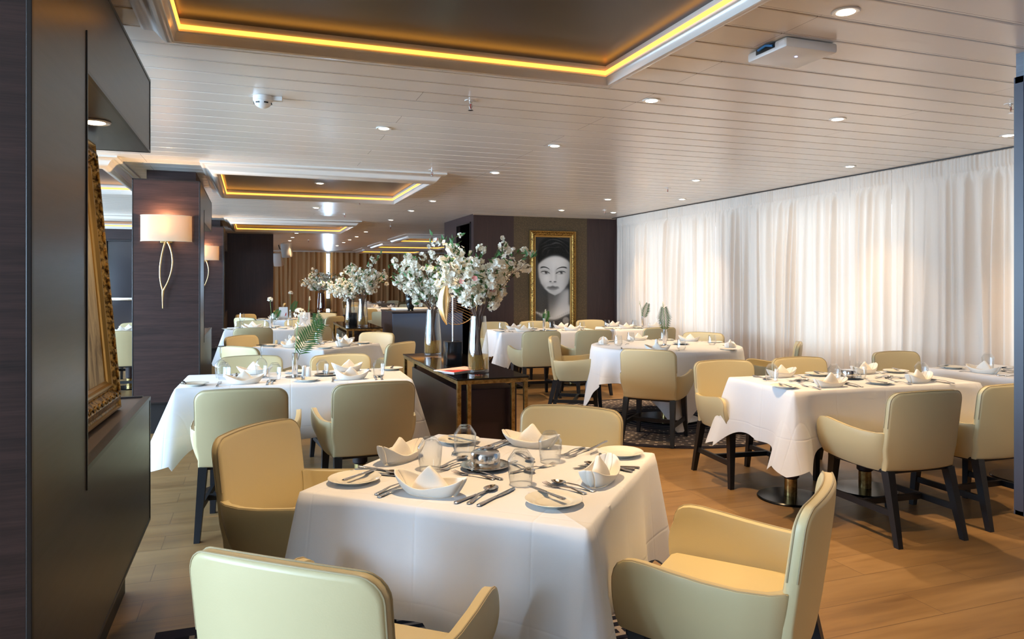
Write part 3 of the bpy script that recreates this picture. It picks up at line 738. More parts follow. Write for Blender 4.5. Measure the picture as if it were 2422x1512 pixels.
def cloth_rect(w, d, over, seed, corner=.13):
    rnd = random.Random(seed); hx, hy = w / 2, d / 2; rc = .012
    per = []     # (x, y, nx, ny, distance to corner, corner index or nearest)
    K = 14
    cs = [(hx, hy, 0), (-hx, hy, 90), (-hx, -hy, 180), (hx, -hy, 270)]
    for ci, (cx, cyy, a0) in enumerate(cs):
        ccx, ccy = cx - math.copysign(rc, cx), cyy - math.copysign(rc, cyy)
        for k in range(K + 1):
            a = R(a0 + 90 * k / K); per.append((ccx + rc * math.cos(a), ccy + rc * math.sin(a), math.cos(a), math.sin(a), 0.0, ci, (k / K - .5) * 2))
        nx_, ny_, _ = cs[(ci + 1) % 4]; a = R(a0 + 90); sx, sy = ccx + rc * math.cos(a), ccy + rc * math.sin(a)
        ex, ey = (nx_ - math.copysign(rc, nx_)) + rc * math.cos(a), (ny_ - math.copysign(rc, ny_)) + rc * math.sin(a)
        Ls = math.hypot(ex - sx, ey - sy); n = max(10, int(Ls / .018))
        for k in range(1, n):
            t = k / n; s = Ls * t; dd = min(s, Ls - s); c = ci if s < Ls / 2 else (ci + 1) % 4
            per.append((sx + (ex - sx) * t, sy + (ey - sy) * t, math.cos(a), math.sin(a), dd, c, 1 if s < Ls / 2 else -1))
    amp = [rnd.uniform(.75, 1.25) * corner for _ in range(4)]; tw = [rnd.uniform(-.4, .4) for _ in range(4)]
    ph = [rnd.uniform(0, 6) for _ in range(4)]
    J = 15; rows = [[] for _ in range(J + 1)]; tot = 0; last = None
    for (x, y, nx, ny, dd, ci, sg) in per:
        if last is not None: tot += math.hypot(x - last[0], y - last[1])
        last = (x, y)
        edge = math.exp(-(dd / .11) ** 2)
        D = over + (math.sqrt(2) - 1) * over * .95 * math.exp(-(dd / .075) ** 1.5) * (1 - .30 * abs(sg) * (dd == 0)) + .012 * math.sin(tot * 5 + ph[ci])
        fold = math.exp(-(dd / .085) ** 1.5)
        valley = math.exp(-((dd - .22) / .06) ** 2); ridge = math.exp(-((dd - .34) / .07) ** 2)
        o = .014 + amp[ci] * fold - .014 * valley * (.6 + .4 * math.sin(ph[ci])) + .018 * ridge + .010 * math.sin(tot * 7.3 + ph[0]) * (1 - edge)
        if dd == 0: o = amp[ci] * (1 - .16 * abs(sg + tw[ci])) + .014
        lat = tw[ci] * .05 * edge
        for j in range(J + 1):
            t = j / J; h = t ** 1.25
            rr = .012                          # rounded top edge
            if j == 0: px, py, pz = x - nx * rr, y - ny * rr, 0
            elif j == 1: px, py, pz = x - nx * rr * .3, y - ny * rr * .3, -rr * .25
            else:
                t2 = (j - 1) / (J - 1); h2 = t2 ** 1.0; oo = o * h2
                px, py, pz = x + nx * oo - ny * lat * h2, y + ny * oo + nx * lat * h2, -rr * .4 - (D - rr) * t2
            rows[j].append((px, py, pz + .750))
    b = MB(); b.grid(rows, close=True)
    n = len(rows[0]); k0 = len(b.v); b.v.append((0, 0, .750)); b.f += [(k, (k + 1) % n, k0) for k in range(n)]; b.m += [0] * n
    me = b.mesh('tablecloth', CLOTH, False, fix=False)
    me.polygons.foreach_set('use_smooth', [True] * len(me.polygons)); me.set_sharp_from_angle(angle=R(60))
    bm = bmesh.new(); bm.from_mesh(me); bmesh.ops.recalc_face_normals(bm, faces=bm.faces); bm.to_mesh(me); bm.free()
    return bake(me, [('SOLIDIFY', dict(thickness=.0022, offset=1.0))], 60)
def cloth_round(rad, side, seed):
    rnd = random.Random(seed); n = 260; J = 14; rows = [[] for _ in range(J + 1)]
    for k in range(n):
        a = 2 * PI * k / n; ca, sa = math.cos(a), math.sin(a)
        ext = side / 2 / max(abs(ca), abs(sa)) ; ext = min(ext, side / 2 * 1.36)
        D = max(.22, ext - rad)
        f = .028 * math.sin(a * 13 + 1) + .018 * math.sin(a * 21 + 2) + .016 * math.sin(a * 7)
        cf = (abs(math.sin(2 * a)) ** 6) * .05
        for j in range(J + 1):
            t = j / J
            if j == 0: r_, z = rad - .012, .750
            elif j == 1: r_, z = rad - .003, .747
            else: t2 = (j - 1) / (J - 1); r_, z = rad + .006 + (f + cf + .02) * t2 ** 1.2, .745 - (D - .01) * t2
            rows[j].append((r_ * ca, r_ * sa, z))
    b = MB(); b.grid(rows, close=True); k0 = len(b.v); b.v.append((0, 0, .750)); b.f += [(k, (k + 1) % n, k0) for k in range(n)]; b.m += [0] * n
    me = b.mesh('tablecloth', CLOTH, False)
    me.polygons.foreach_set('use_smooth', [True] * len(me.polygons)); me.set_sharp_from_angle(angle=R(60))
    return bake(me, [('SOLIDIFY', dict(thickness=.0022, offset=1.0))], 60)

# ================================================================ TABLEWARE
TT = .7525        # top surface of a cloth
def knife_mesh(Lk=.215):
    st = [(0, 0, .004, .001, .001), (.002, 0, .004, .007, .0034), (.012, 0, .004, .0082, .0038), (.05, 0, .004, .0062, .0034), (.09, 0, .004, .0052, .003), (.098, 0, .004, .0062, .0032), (.106, 0, .004, .0058, .0014),
          (.115, .001, .004, .0085, .0012), (.16, .001, .004, .0095, .0011), (.19, .0005, .004, .0088, .001), (.205, -.001, .004, .006, .001), (Lk, -.004, .004, .001, .0008)]
    s = Lk / .215; return MB().loft([(y * s, x, z, a, b) for y, x, z, a, b in st[:-1]] + [(Lk, -.004, .004, .001, .0008)], 10).mesh('knife', STEEL)
def fork_mesh(Lf=.198):
    s = Lf / .198
    st = [(0, 0, .003, .001, .001), (.002, 0, .003, .0070, .0018), (.012, 0, .0034, .0092, .002), (.03, 0, .005, .0072, .0018), (.07, 0, .010, .0038, .0018), (.11, 0, .0085, .0030, .002), (.125, 0, .005, .0050, .0015), (.138, 0, .003, .0110, .0012), (.150, 0, .003, .0120, .0011)]
    b = MB().loft([(y * s, x, z, a, c) for y, x, z, a, c in st], 10)
    for k in range(4):
        x = (k - 1.5) * .0064
        b.loft([(.148 * s, x, .003, .0024, .001), (.170 * s, x, .0045, .0019, .001), (.188 * s, x, .008, .0016, .0009), (Lf, x, .0105, .0006, .0006)], 6)
    return b.mesh('fork', STEEL)
def spoon_mesh(Ls=.19, w=.021):
    s = Ls / .19
    st = [(0, 0, .003, .001, .001), (.002, 0, .003, .0070, .0018), (.012, 0, .0034, .0092, .002), (.03, 0, .005, .0072, .0018), (.07, 0, .010, .0038, .0018), (.115, 0, .0105, .0030, .002), (.130, 0, .0088, .0042, .0014)]
    b = MB().loft([(y * s, x, z, a, c) for y, x, z, a, c in st], 10)
    for dz, flip in ((0, 1), (-.0012, -1)):
        rows = []
        for i in range(9):
            rr = i / 8; row = []
            for k in range(20):
                q = 2 * PI * k / 20; y = .158 * s + .031 * s * rr * math.cos(q) * (1.02 if math.cos(q) > 0 else .98); x = w * rr * math.sin(q) * (1 - .12 * math.cos(q))
                row.append((x, y, .0102 - .0088 * (1 - rr * rr) + dz * (1 - .6 * rr)))
            rows.append(row)
        b.grid(rows, close=True)
    return b.mesh('spoon', STEEL)
KNIFE, BKNIFE = ('table_knife', knife_mesh(), []), ('butter_knife', knife_mesh(.175), [])
FORK, DFORK = ('dinner_fork', fork_mesh(), []), ('dessert_fork', fork_mesh(.165), [])
SPOON, DSPOON = ('soup_spoon', spoon_mesh(), []), ('dessert_spoon', spoon_mesh(.165, .018), [])
PLATE = ('side_plate', MB().lathe([(0, .006), (.046, .006), (.052, .0075), (.060, .013), (.084, .0175), (.0855, .0165), (.062, .009), (.054, .0015), (.046, 0), (0, .001)], 48).mesh('plate', PORC), [])
DPLATE = ('dinner_plate', MB().lathe([(0, .006), (.080, .006), (.088, .008), (.10, .014), (.132, .020), (.134, .019), (.102, .010), (.09, .0015), (.08, 0), (0, .001)], 56).mesh('plate', PORC), [])
def tumbler(inv=True):
    pr = [(0, 0), (.0200, 0), (.0225, .002), (.0415, .030), (.0430, .034), (.0395, .080), (.0350, .112), (.0341, .112), (.0385, .080), (.0418, .036), (.0402, .032), (.0225, .012), (.018, .010), (0, .010)]
    if inv: pr = [(r_, .112 - z) for r_, z in pr]
    me = MB().lathe(pr, 40).mesh('glass', GLASS, False); me.polygons.foreach_set('use_smooth', [True] * len(me.polygons)); me.set_sharp_from_angle(angle=R(24))
    return ('stemless_glass', me, [])
TUMI, TUM = tumbler(True), tumbler(False)
def wine(inv):
    f = (lambda z: .215 - z) if inv else (lambda z: z)
    bowl = [(.0045, .085), (.010, .088), (.028, .104), (.0395, .130), (.040, .145), (.0365, .175), (.0315, .215), (.0305, .215), (.0355, .175), (.039, .145), (.0385, .131), (.027, .106), (.008, .092), (0, .091)]
    stem = [(.0355, .0), (.0355, .0018), (.018, .004), (.006, .009), (.004, .02), (.0036, .06), (.0045, .0855)]
    return ('wine_glass', None, [('bowl', MB().lathe([(a, f(z)) for a, z in bowl], 32).mesh('bowl', GLASS), []), ('stem', MB().lathe([(a, f(z)) for a, z in stem] + [(0, f(.086))], 24).join(MB().lathe([(.0355, f(0)), (0, f(0))], 24)).mesh('stem', GSTEM), [])])
WINE, WINEI = wine(False), wine(True)
def napkin_mesh(seed):
    """linen napkin folded like a boat: blunt upturned ends, low rolled walls, a soft creased peak standing in the middle"""
    rnd = random.Random(seed); b = MB(); n = 30; tipx = [rnd.uniform(.104, .122) for _ in (0, 1)]; tipz = [rnd.uniform(.052, .078) for _ in (0, 1)]
    def rail(s, t, side):
        e = 0 if s < 0 else 1; a = abs(s); wid = .007 + .041 * max(0.0, 1 - a ** 2.4) ** .6
        rim = .030 + (tipz[e] - .030) * a ** 1.7 + side * .004 * (1 - a) + .002 * math.sin(6 * s + seed)
        x = s * (.074 + (tipx[e] - .074) * t ** .8)
        y = side * (wid * (.78 + .34 * math.sin(t * PI * .52)) + (.006 * a ** 4) * math.sin(t * 3)) + .004 * math.sin(3 * s + seed) * t
        return (x, y, .0015 + rim * t)
    for side in (-1, 1): b.grid([[rail(-1 + 2 * k / n, j / 8, side) for k in range(n + 1)] for j in range(9)])
    b.grid([[(lambda p: (p[0], p[1], .0015))(rail(-1 + 2 * k / n, 0, sd)) for k in range(n + 1)] for sd in (-1, 1)])
    for e in (-1, 1):
        rows = []
        for j in range(9):
            t = j / 8; p, q = Vector(rail(e, t, -1)), Vector(rail(e, t, 1)); rows.append([tuple(p.lerp(q, u) + Vector((e * .010 * math.sin(PI * u) * (1 - .5 * t), 0, 0))) for u in (0, .25, .5, .75, 1)])
        b.grid(rows)
    hp = .078 + .012 * rnd.random(); lx = rnd.uniform(-.014, .014); rows = []; m = 22
    for j in range(11):
        t = j / 10; q_ = (1 - t ** 1.25); ex = .012 + .056 * q_; ey = .0045 + .027 * q_ ** 1.1; row = []
        for k in range(m):
            a = 2 * PI * k / m; cr = 1 + .12 * math.cos(2 * a) + .10 * math.exp(-((a - 1.45) / .18) ** 2) + .10 * math.exp(-((a - 4.5) / .16) ** 2)
            row.append((lx * t + ex * math.cos(a), ey * math.sin(a) * cr + .003 * math.sin(4 * t + seed), .004 + (hp - .004) * t - .012 * t ** 3 * abs(math.cos(a)) ** 2))
        rows.append(row)
    b.grid(rows, close=True); k0 = len(b.v); b.v.append((lx, 0, hp + .0005)); base = k0 - m; b.f += [(base + k, base + (k + 1) % m, k0) for k in range(m)]; b.m += [0] * m
    me = b.mesh('napkin', NAPKIN, False)
    return bake(me, [('SOLIDIFY', dict(thickness=.0045, offset=0.0)), ('SUBSURF', dict(levels=1, render_levels=1))], 80)
NAPS = [('folded_napkin', napkin_mesh(k), []) for k in range(4)]
SHAKER = MB().lathe([(0, 0), (.017, 0), (.0185, .004), (.0165, .04), (.0145, .062), (.010, .069), (0, .070)], 24).mesh('shaker', WPLASTIC)
def shaker(kind): return (kind, SHAKER, [])
BUTTER = ('butter_dish', MB().lathe([(0, .006), (.045, .006), (.052, .009), (.085, .016), (.0875, .015), (.055, .004), (.045, 0), (0, 0)], 48).mesh('dish', SILVER), [('lid', MB().lathe([(.050, .008), (.0515, .012), (.0515, .052), (.048, .059), (.040, .061), (0, .062)], 40).mesh('lid', STEEL), []), ('handle', MB().tube([(.085, -.012, .014), (.108, -.010, .020), (.114, 0, .021), (.108, .010, .020), (.085, .012, .014)], .0018, 6).mesh('h', STEEL), [])])

def palm_leaf(h, bend, seed, lx=.05, n=15):
    b = MB(); rnd = random.Random(seed); pts = []
    for k in range(12):
        t = k / 11; pts.append((bend[0] * t ** 1.8, bend[1] * t ** 1.8, h * t - .25 * h * (abs(bend[0]) + abs(bend[1])) * t ** 3))
    b.tube(pts, [.0022 - .0015 * k / 11 for k in range(12)], 6)
    for k in range(n):
        t = .38 + .60 * k / (n - 1); i = t * 11; i0 = min(10, int(i)); f = i - i0; p = Vector(pts[i0]).lerp(Vector(pts[i0 + 1]), f); tg = (Vector(pts[i0 + 1]) - Vector(pts[i0])).normalized()
        sd = tg.cross(Vector((.25, 1, .1))).normalized(); ll = lx * (1.15 - abs(t - .6) * 1.6) * 1.5
        for s in (-1, 1):
            d = (sd * s * .85 + tg * .62).normalized(); q = p + d * ll + Vector((0, 0, -.012)); w = tg * .0062
            mid = p.lerp(q, .5) + Vector((0, 0, .006))
            b.add([p - w * .4, p + w * .4, mid + w, q, mid - w], [(0, 1, 2, 3, 4)])
    return b.mesh('palm_leaf', PALM, False)
def bloom_mesh(kind, h, seed):
    b = MB(); rnd = random.Random(seed)
    if kind == 'ball':
        for _ in range(70):
            a = rnd.uniform(0, 2 * PI); e = rnd.uniform(-.5, 1.3); r_ = .040 * rnd.uniform(.7, 1.05)
            d = Vector((math.cos(a) * math.cos(e), math.sin(a) * math.cos(e), math.sin(e))); c = Vector((0, 0, h)) + d * r_
            t = d.cross(Vector((.3, .2, 1))).normalized(); u = d.cross(t)
            for k in range(5):
                q = 2 * PI * k / 5; v = t * math.cos(q) + u * math.sin(q); w = d.cross(v); b.add([c, c + v * .005 + w * .003 + d * .001, c + v * .0095 + d * .002, c + v * .005 - w * .003 + d * .001], [(0, 1, 2, 3)])
    else:
        for k in range(22):
            t = k / 21; a = k * 2.4; z = h - .045 + .065 * t; r_ = .016 * (1.1 - t); d = Vector((math.cos(a), math.sin(a), .6)).normalized(); c = Vector((0, 0, z)) + d * r_
            w = d.cross(Vector((0, 0, 1))).normalized() * .007; b.add([Vector((0, 0, z)), c - w, c + d * .012, c + w], [(0, 1, 2, 3)])
    return b.mesh('bloom', PETAL, False)
def stem_mesh(h, lean):
    return MB().tube([(lean[0] * t ** 2, lean[1] * t ** 2, .02 + (h - .02) * t) for t in [k / 8 for k in range(9)]], .0026, 6).mesh('stem', STEMG)
VASE = ('bud_vase', None, [('vase_foot', MB().lathe([(0, 0), (.062, 0), (.064, .003), (.060, .006), (0, .007)], 32).mesh('foot', STEEL), []), ('vase_tube', MB().lathe([(.019, .006), (.0195, .008), (.0195, .165), (.0175, .165), (.0175, .02), (0, .02)], 28).mesh('tube', CHROME), [])])
def bud_vase(x, y, z, h, lean, bloom, pbend, label, fl, seed, ph=.30, lx=.05):
    inst(VASE, (x, y, z), 0, 'chrome bud vase ' + label, 'vase')
    st = stem_mesh(h, lean)
    bl = bloom_mesh(bloom, 0, seed)
    r = ob('flower_stem', st, None, (x, y, z + .004), 0, label=fl, category='flower')
    o = ob('bloom', bl, r, (lean[0], lean[1], h))
    if pbend:
        p = ob('palm_frond', palm_leaf(ph, pbend, seed, lx), None, (x + .004, y, z + .022), 0, label='green palm frond in the chrome bud vase ' + label, category='palm leaf')
def menu_card(x, y, z, rot, label, red=False):
    b = MB(); b.add([(-.075, .028, 0), (.075, .028, 0), (.075, 0, .215), (-.075, 0, .215), (-.075, -.028, 0), (.075, -.028, 0)], [(0, 1, 2, 3), (4, 3, 2, 5)])
    me = bake(b.mesh('card', PAPER, False), [('SOLIDIFY', dict(thickness=.0012))])
    r = ob('menu_card', me, None, (x, y, z), rot, label=label, category='menu card')
    if red: ob('red_graphic', bake(MB().add([(.02, -.0235, .05), (.045, -.0205, .07), (.05, -.014, .12), (.036, -.0155, .105)], [(0, 1, 2, 3)]).mesh('g', REDINK, False), [('SOLIDIFY', dict(thickness=.001))]), r)

def T2W(tx, ty, rot, x, y):        # table frame -> world
    c, s = math.cos(R(rot)), math.sin(R(rot)); return tx + x * c - y * s, ty + x * s + y * c
_lab = {}
def put(spec, tb, x, y, ang, label, cat, group=None, z=TT, tilt=0):
    wx, wy = T2W(tb[0], tb[1], tb[2], x, y)
    return inst(spec, (wx, wy, z), (0, tilt, R(tb[2] + ang)) if tilt else R(tb[2] + ang), label, cat, group)
def setting(tb, sx, sy, face, where, level, seed, glass=None, gname='inverted stemless glass'):
    """one place setting. (sx, sy): table edge point, face: direction the sitter looks in the table frame, where: words that name the place"""
    rnd = random.Random(seed); g = tb[3] + ' tableware'
    fx, fy = math.cos(R(face)), math.sin(R(face)); rx, ry = fy, -fx
    def at(r_, f): return sx + rx * r_ + fx * f, sy + ry * r_ + fy * f
    def p(spec, r_, f, a, what, cat, z=TT, tilt=0):
        x, y = at(r_, f); o = put(spec, tb, x, y, face - 90 + a, what + ' ' + where, cat, g, z, tilt); return o
    J = lambda v: rnd.uniform(-v, v)
    p(NAPS[seed % 4], -.01 + J(.02), .11 + J(.02), J(14), 'boat-folded white napkin', 'napkin')
    p(PLATE, -.30 + J(.015), .13 + J(.02), 0, 'white side plate', 'plate')
    if level >= 1: p(BKNIFE, -.335 + J(.01), .045 + J(.02), J(18), 'butter knife', 'knife', TT + .0165)
    p(FORK, -.15 + J(.01), .02 + J(.02), J(6), 'inner dinner fork', 'fork')
    p(KNIFE, .135 + J(.01), .02 + J(.02), J(5), 'inner table knife', 'knife')
    p(SPOON, .165 + J(.01), .025 + J(.02), J(5), 'soup spoon', 'spoon')
    if level >= 2:
        p(FORK, -.185 + J(.01), .03 + J(.02), J(6), 'outer dinner fork', 'fork')
        p(KNIFE, .195 + J(.005), .02 + J(.02), J(5), 'outer table knife', 'knife')
    if level >= 1:
        p(DFORK, -.09 + J(.01), .30 + J(.01), -92 + J(12), 'dessert fork', 'fork')
        p(DSPOON, .09 + J(.01), .335 + J(.01), 88 + J(12), 'dessert spoon', 'spoon')
    p(glass or TUMI, .19 + J(.02), .29 + J(.03), 0, gname, 'glass')

# ---- foreground square table
T0 = (.79, 2.37, -41.7, 'foreground square table')
inst(table_spec(.93, .93, [(0, 0)]), (T0[0], T0[1], .008), R(T0[2]), 'square pedestal table under the white cloth in the foreground', 'table')
def cloth(tb, w, d, over, seed, label, corner=.13, zoff=0):
    o = ob('tablecloth', cloth_rect(w, d, over, seed, corner), None, (tb[0], tb[1], zoff), R(tb[2])); o['label'] = label; o['category'] = 'tablecloth'; o['group'] = 'white tablecloths'; return o
cloth(T0, .935, .93, .34, 3, 'white tablecloth on the square table in the foreground', .085)
P0 = lambda s: 'on the %s side of the foreground square table' % s
S0 = [(0.05, -.465, 90, 'camera'), (.465, .05, 180, 'open floor'), (-.05, .465, -90, 'round carpet'), (-.465, -.05, 0, 'near pillar')]
# tableware measured one by one: (spec, x, y, angle, words, category, z, tilt)
def t0(spec, x, y, ang, label, cat, z=TT, tilt=0): return put(spec, T0, x, y, ang, label, cat, 'foreground square table tableware', z, tilt)
def ang2(a, b): return math.degrees(math.atan2(b[1] - a[1], b[0] - a[0])) - 90
t0(NAPS[0], -.071, -.335, 2, 'boat-folded white napkin nearest the camera', 'napkin')
t0(NAPS[1], -.372, -.010, 80, 'boat-folded white napkin ' + P0('near pillar'), 'napkin')
t0(NAPS[2], -.010, .385, -4, 'boat-folded white napkin ' + P0('round carpet'), 'napkin')
t0(NAPS[3], .375, -.01, 88, 'boat-folded white napkin ' + P0('open floor'), 'napkin')
for (x, y), s in zip([(-.212, -.077), (-.189, .156), (.143, .173), (.147, -.131)], ['beside the near pillar side napkin', 'behind the butter dish', 'before the round carpet side napkin', 'nearest the camera']):
    t0(TUMI, x, y, 0, 'upside-down stemless glass %s on the foreground table' % s, 'glass')
for (x, y), s in zip([(-.362, -.31), (.312, -.289), (-.302, .334), (.354, .37)], ['beside the near pillar chair', 'nearest the camera', 'at the console corner', 'at the open floor corner']):
    t0(PLATE, x, y, 0, 'white side plate %s of the foreground table' % s if 'corner' in s else 'white side plate %s on the foreground table' % s, 'plate')
t0(BUTTER, -.038, .005, 30, 'silver butter dish with lid in the middle of the foreground table', 'butter dish')
def cut(spec, a, b, label, cat, z=TT, tilt=0): t0(spec, a[0], a[1], ang2(a, b), label, cat, z, tilt)
cut(BKNIFE, (-.364, -.372), (-.340, -.16), 'butter knife across the side plate beside the near pillar chair', 'knife', TT + .0165)
cut(BKNIFE, (.350, -.300), (.17, -.185), 'butter knife across the side plate nearest the camera', 'knife', TT + .0165)
cut(BKNIFE, (.268, .495), (.246, .33), 'butter knife on the side plate at the open floor corner', 'knife', TT + .0165)
cut(BKNIFE, (-.355, .35), (-.23, .306), 'butter knife on the side plate at the console corner', 'knife', TT + .0165)
cut(KNIFE, (.045, -.400), (.100, -.18), 'table knife right beside the napkin nearest the camera', 'knife')
cut(KNIFE, (.118, -.398), (.150, -.19), 'outer table knife of the setting nearest the camera', 'knife')
cut(SPOON, (.083, -.390), (.088, -.15), 'soup spoon between the two knives nearest the camera', 'spoon')
cut(FORK, (-.196, -.432), (-.168, -.27), 'inner dinner fork tucked under the napkin nearest the camera', 'fork')
cut(FORK, (-.218, -.412), (-.200, -.27), 'outer dinner fork tucked under the napkin nearest the camera', 'fork')
cut(KNIFE, (-.447, -.212), (-.240, -.198), 'table knife nearer the plate ' + P0('near pillar'), 'knife')
cut(KNIFE, (-.455, -.150), (-.250, -.166), 'table knife nearer the napkin ' + P0('near pillar'), 'knife')
cut(SPOON, (-.450, -.180), (-.260, -.182), 'soup spoon between the knives ' + P0('near pillar'), 'spoon')
cut(DSPOON, (.075, -.112), (-.10, -.045), 'dessert spoon lying across behind the napkin nearest the camera', 'spoon')
cut(DFORK, (.050, -.118), (-.115, -.095), 'dessert fork lying across behind the napkin nearest the camera', 'fork')
cut(DSPOON, (-.185, -.05), (-.160, .125), 'dessert spoon with its bowl towards the butter dish', 'spoon')
cut(DFORK, (-.120, .05), (-.170, -.110), 'dessert fork pointing at the napkin nearest the camera', 'fork')
cut(DSPOON, (.392, -.128), (.215, -.075), 'dessert spoon ' + P0('open floor'), 'spoon')
cut(DFORK, (.375, -.165), (.200, -.105), 'dessert fork ' + P0('open floor'), 'fork')
cut(FORK, (.07, -.03), (.165, .125), 'dinner fork with raised tines in the middle right of the butter dish', 'fork')
cut(DSPOON, (.02, .10), (.16, -.02), 'spoon lying under the fork right of the butter dish', 'spoon')
cut(KNIFE, (.452, .175), (.242, .110), 'table knife nearer the napkin ' + P0('open floor'), 'knife')
cut(KNIFE, (.462, .205), (.255, .150), 'table knife nearer the plate ' + P0('open floor'), 'knife')
cut(SPOON, (.450, .142), (.262, .190), 'soup spoon ' + P0('open floor'), 'spoon')
cut(FORK, (.195, .435), (.150, .245), 'inner dinner fork ' + P0('round carpet'), 'fork')
cut(FORK, (.228, .430), (.180, .240), 'outer dinner fork ' + P0('round carpet'), 'fork')
cut(KNIFE, (-.140, .435), (-.180, .225), 'outer table knife ' + P0('round carpet'), 'knife')
cut(KNIFE, (-.100, .430), (-.135, .220), 'inner table knife ' + P0('round carpet'), 'knife')
cut(SPOON, (-.120, .430), (-.150, .230), 'soup spoon between the knives ' + P0('round carpet'), 'spoon')
cut(DFORK, (-.285, .27), (-.215, .12), 'dessert fork beside the glass behind the butter dish', 'fork')
cut(DSPOON, (-.02, .255), (.12, .10), 'dessert spoon before the round carpet side napkin', 'spoon')
def around(tb, ang, dist, jit=0):
    a = R(tb[2] + ang); return tb[0] + dist * math.cos(a), tb[1] + dist * math.sin(a), tb[2] + ang + 180 + jit
x, y, f = around(T0, -92, .835); chair(x, y, f + 4, 'cream leather armchair with its back to the camera at the foreground table').location.z = .008
x, y, f = around(T0, -3, .79, -5); chair(x, y, f, 'cream leather armchair seen from the side, open floor side of the foreground table').location.z = .008
x, y, f = around(T0, 91, .71); chair(x, y, f, 'cream leather armchair on the far side of the foreground table')
x, y, f = around(T0, -181, .80, 3); chair(x, y, f, 'shaded golden armchair between the near pillar and the foreground table').location.z = .008

# ---- other tables: (x, y, rot, name)
def long_table(tb, label_t, label_c, seed, w=1.42, d=.70, over=.35, peds=((-.42, 0), (.42, 0)), z=0, corner=.13):
    inst(table_spec(w, d, peds), (tb[0], tb[1], z), R(tb[2]), label_t, 'table')
    cloth(tb, w + .005, d, over, seed, label_c, corner)
T2 = (3.765, 3.77, -4.0, 'curtain-side long table')
long_table(T2, 'long two-pedestal table under cloth between foreground table and curtain', 'white tablecloth on the long table beside the curtain', 5, peds=((-.47, .0), (.13, .02)))
for k, (x, f, s) in enumerate([(-.36, 90, 'near side, aisle end'), (.33, 90, 'near side, curtain end'), (-.38, -90, 'far side, aisle end'), (.30, -90, 'far side, curtain end')]):
    setting(T2, x, -.35 if f > 0 else .35, f, 'at the %s of the curtain-side long table' % s, 1, 10 + k)
put(BUTTER, T2, .02, .04, 10, 'silver butter dish on the curtain-side long table', 'butter dish')
chair(3.44, 3.15, 87, 'armchair with back to camera, aisle end of the curtain-side long table')
chair(4.14, 3.18, 88, 'armchair partly hidden by the blue-grey pillar at the long table')
chair(3.30, 4.32, -96, 'armchair on the far side, aisle end, of the curtain-side long table')
chair(3.99, 4.30, -94, 'armchair on the far side, curtain end, of the curtain-side long table')

L1 = (.295, 5.16, -2.0, 'console-side long table')
long_table(L1, 'long two-pedestal table under cloth beside the brass console', 'white tablecloth on the long table beside the brass console', 7, w=1.46, corner=.18)
for k, (x, f, s) in enumerate([(-.34, 90, 'near side, pillar end'), (.36, 90, 'near side, console end'), (-.28, -90, 'far side, pillar end'), (.36, -90, 'far side, console end')]):
    setting(L1, x, -.35 if f > 0 else .35, f, 'at the %s of the console-side long table' % s, 1, 20 + k)
put(WINEI, L1, -.50, .12, 0, 'upside-down wine glass near the pillar end of the console-side table', 'glass')
put(WINEI, L1, -.24, .14, 0, 'upside-down wine glass near the middle of the console-side table', 'glass')
bud_vase(*T2W(L1[0], L1[1], L1[2], -.02, .0), TT, .43, (.03, .01), 'ball', (.16, -.02), 'on the console-side long table', 'round white flower head standing on the console-side long table', 5, .36, .065)
put(shaker('salt_shaker'), L1, .07, -.01, 0, 'white salt shaker beside the vase on the console-side table', 'salt shaker')
put(shaker('pepper_shaker'), L1, .045, .06, 0, 'white pepper shaker behind the salt on the console-side table', 'pepper shaker')
put(('tray_dish', MB().lathe([(0, .004), (.06, .004), (.078, .011), (.08, .010), (.062, 0), (0, 0)], 40).mesh('dish', SILVER), []), L1, .19, .03, 0, 'small round silver dish on the console-side long table', 'dish')
chair(-.03, 4.48, 84, 'armchair with back to camera, pillar end of the console-side table')
chair(.66, 4.50, 94, 'armchair with back to camera, console end of the console-side table')
chair(-.02, 5.86, -92, 'armchair on the far side, pillar end, of the console-side table')
chair(.70, 5.76, -84, 'armchair on the far side, console end, of the console-side table')

L2 = (.644, 7.76, 45, 'second square table')
inst(table_spec(.91, .91, [(0, 0)]), (L2[0], L2[1], 0), R(45), 'square pedestal table under cloth behind the console-side table', 'table')
cloth(L2, .915, .91, .34, 9, 'white tablecloth on the second square table down the aisle')
for k, (x, y, f, s) in enumerate([(-.455, .05, 0, 'sconce pillar'), (0, -.455, 90, 'console'), (.455, -.05, 180, 'sideboard'), (0, .455, -90, 'menu table')]):
    setting(L2, x, y, f, 'on the %s side of the second square table' % s, 0, 30 + k, TUM, 'upright stemless glass')
bud_vase(L2[0] + .02, L2[1] + .1, TT, .33, (.0, .02), 'spike', (-.03, .02), 'on the second square table', 'small yellow-white flower spike on the second square table', 8, .30, .06)
for a, s in ((178, 'sconce pillar side of the second square table'), (270, 'console side of the second square table'), (0, 'sideboard side of the second square table'), (92, 'menu table side of the second square table')):
    x, y, f = around(L2, a, .80); chair(x, y, f, 'armchair on the ' + s)

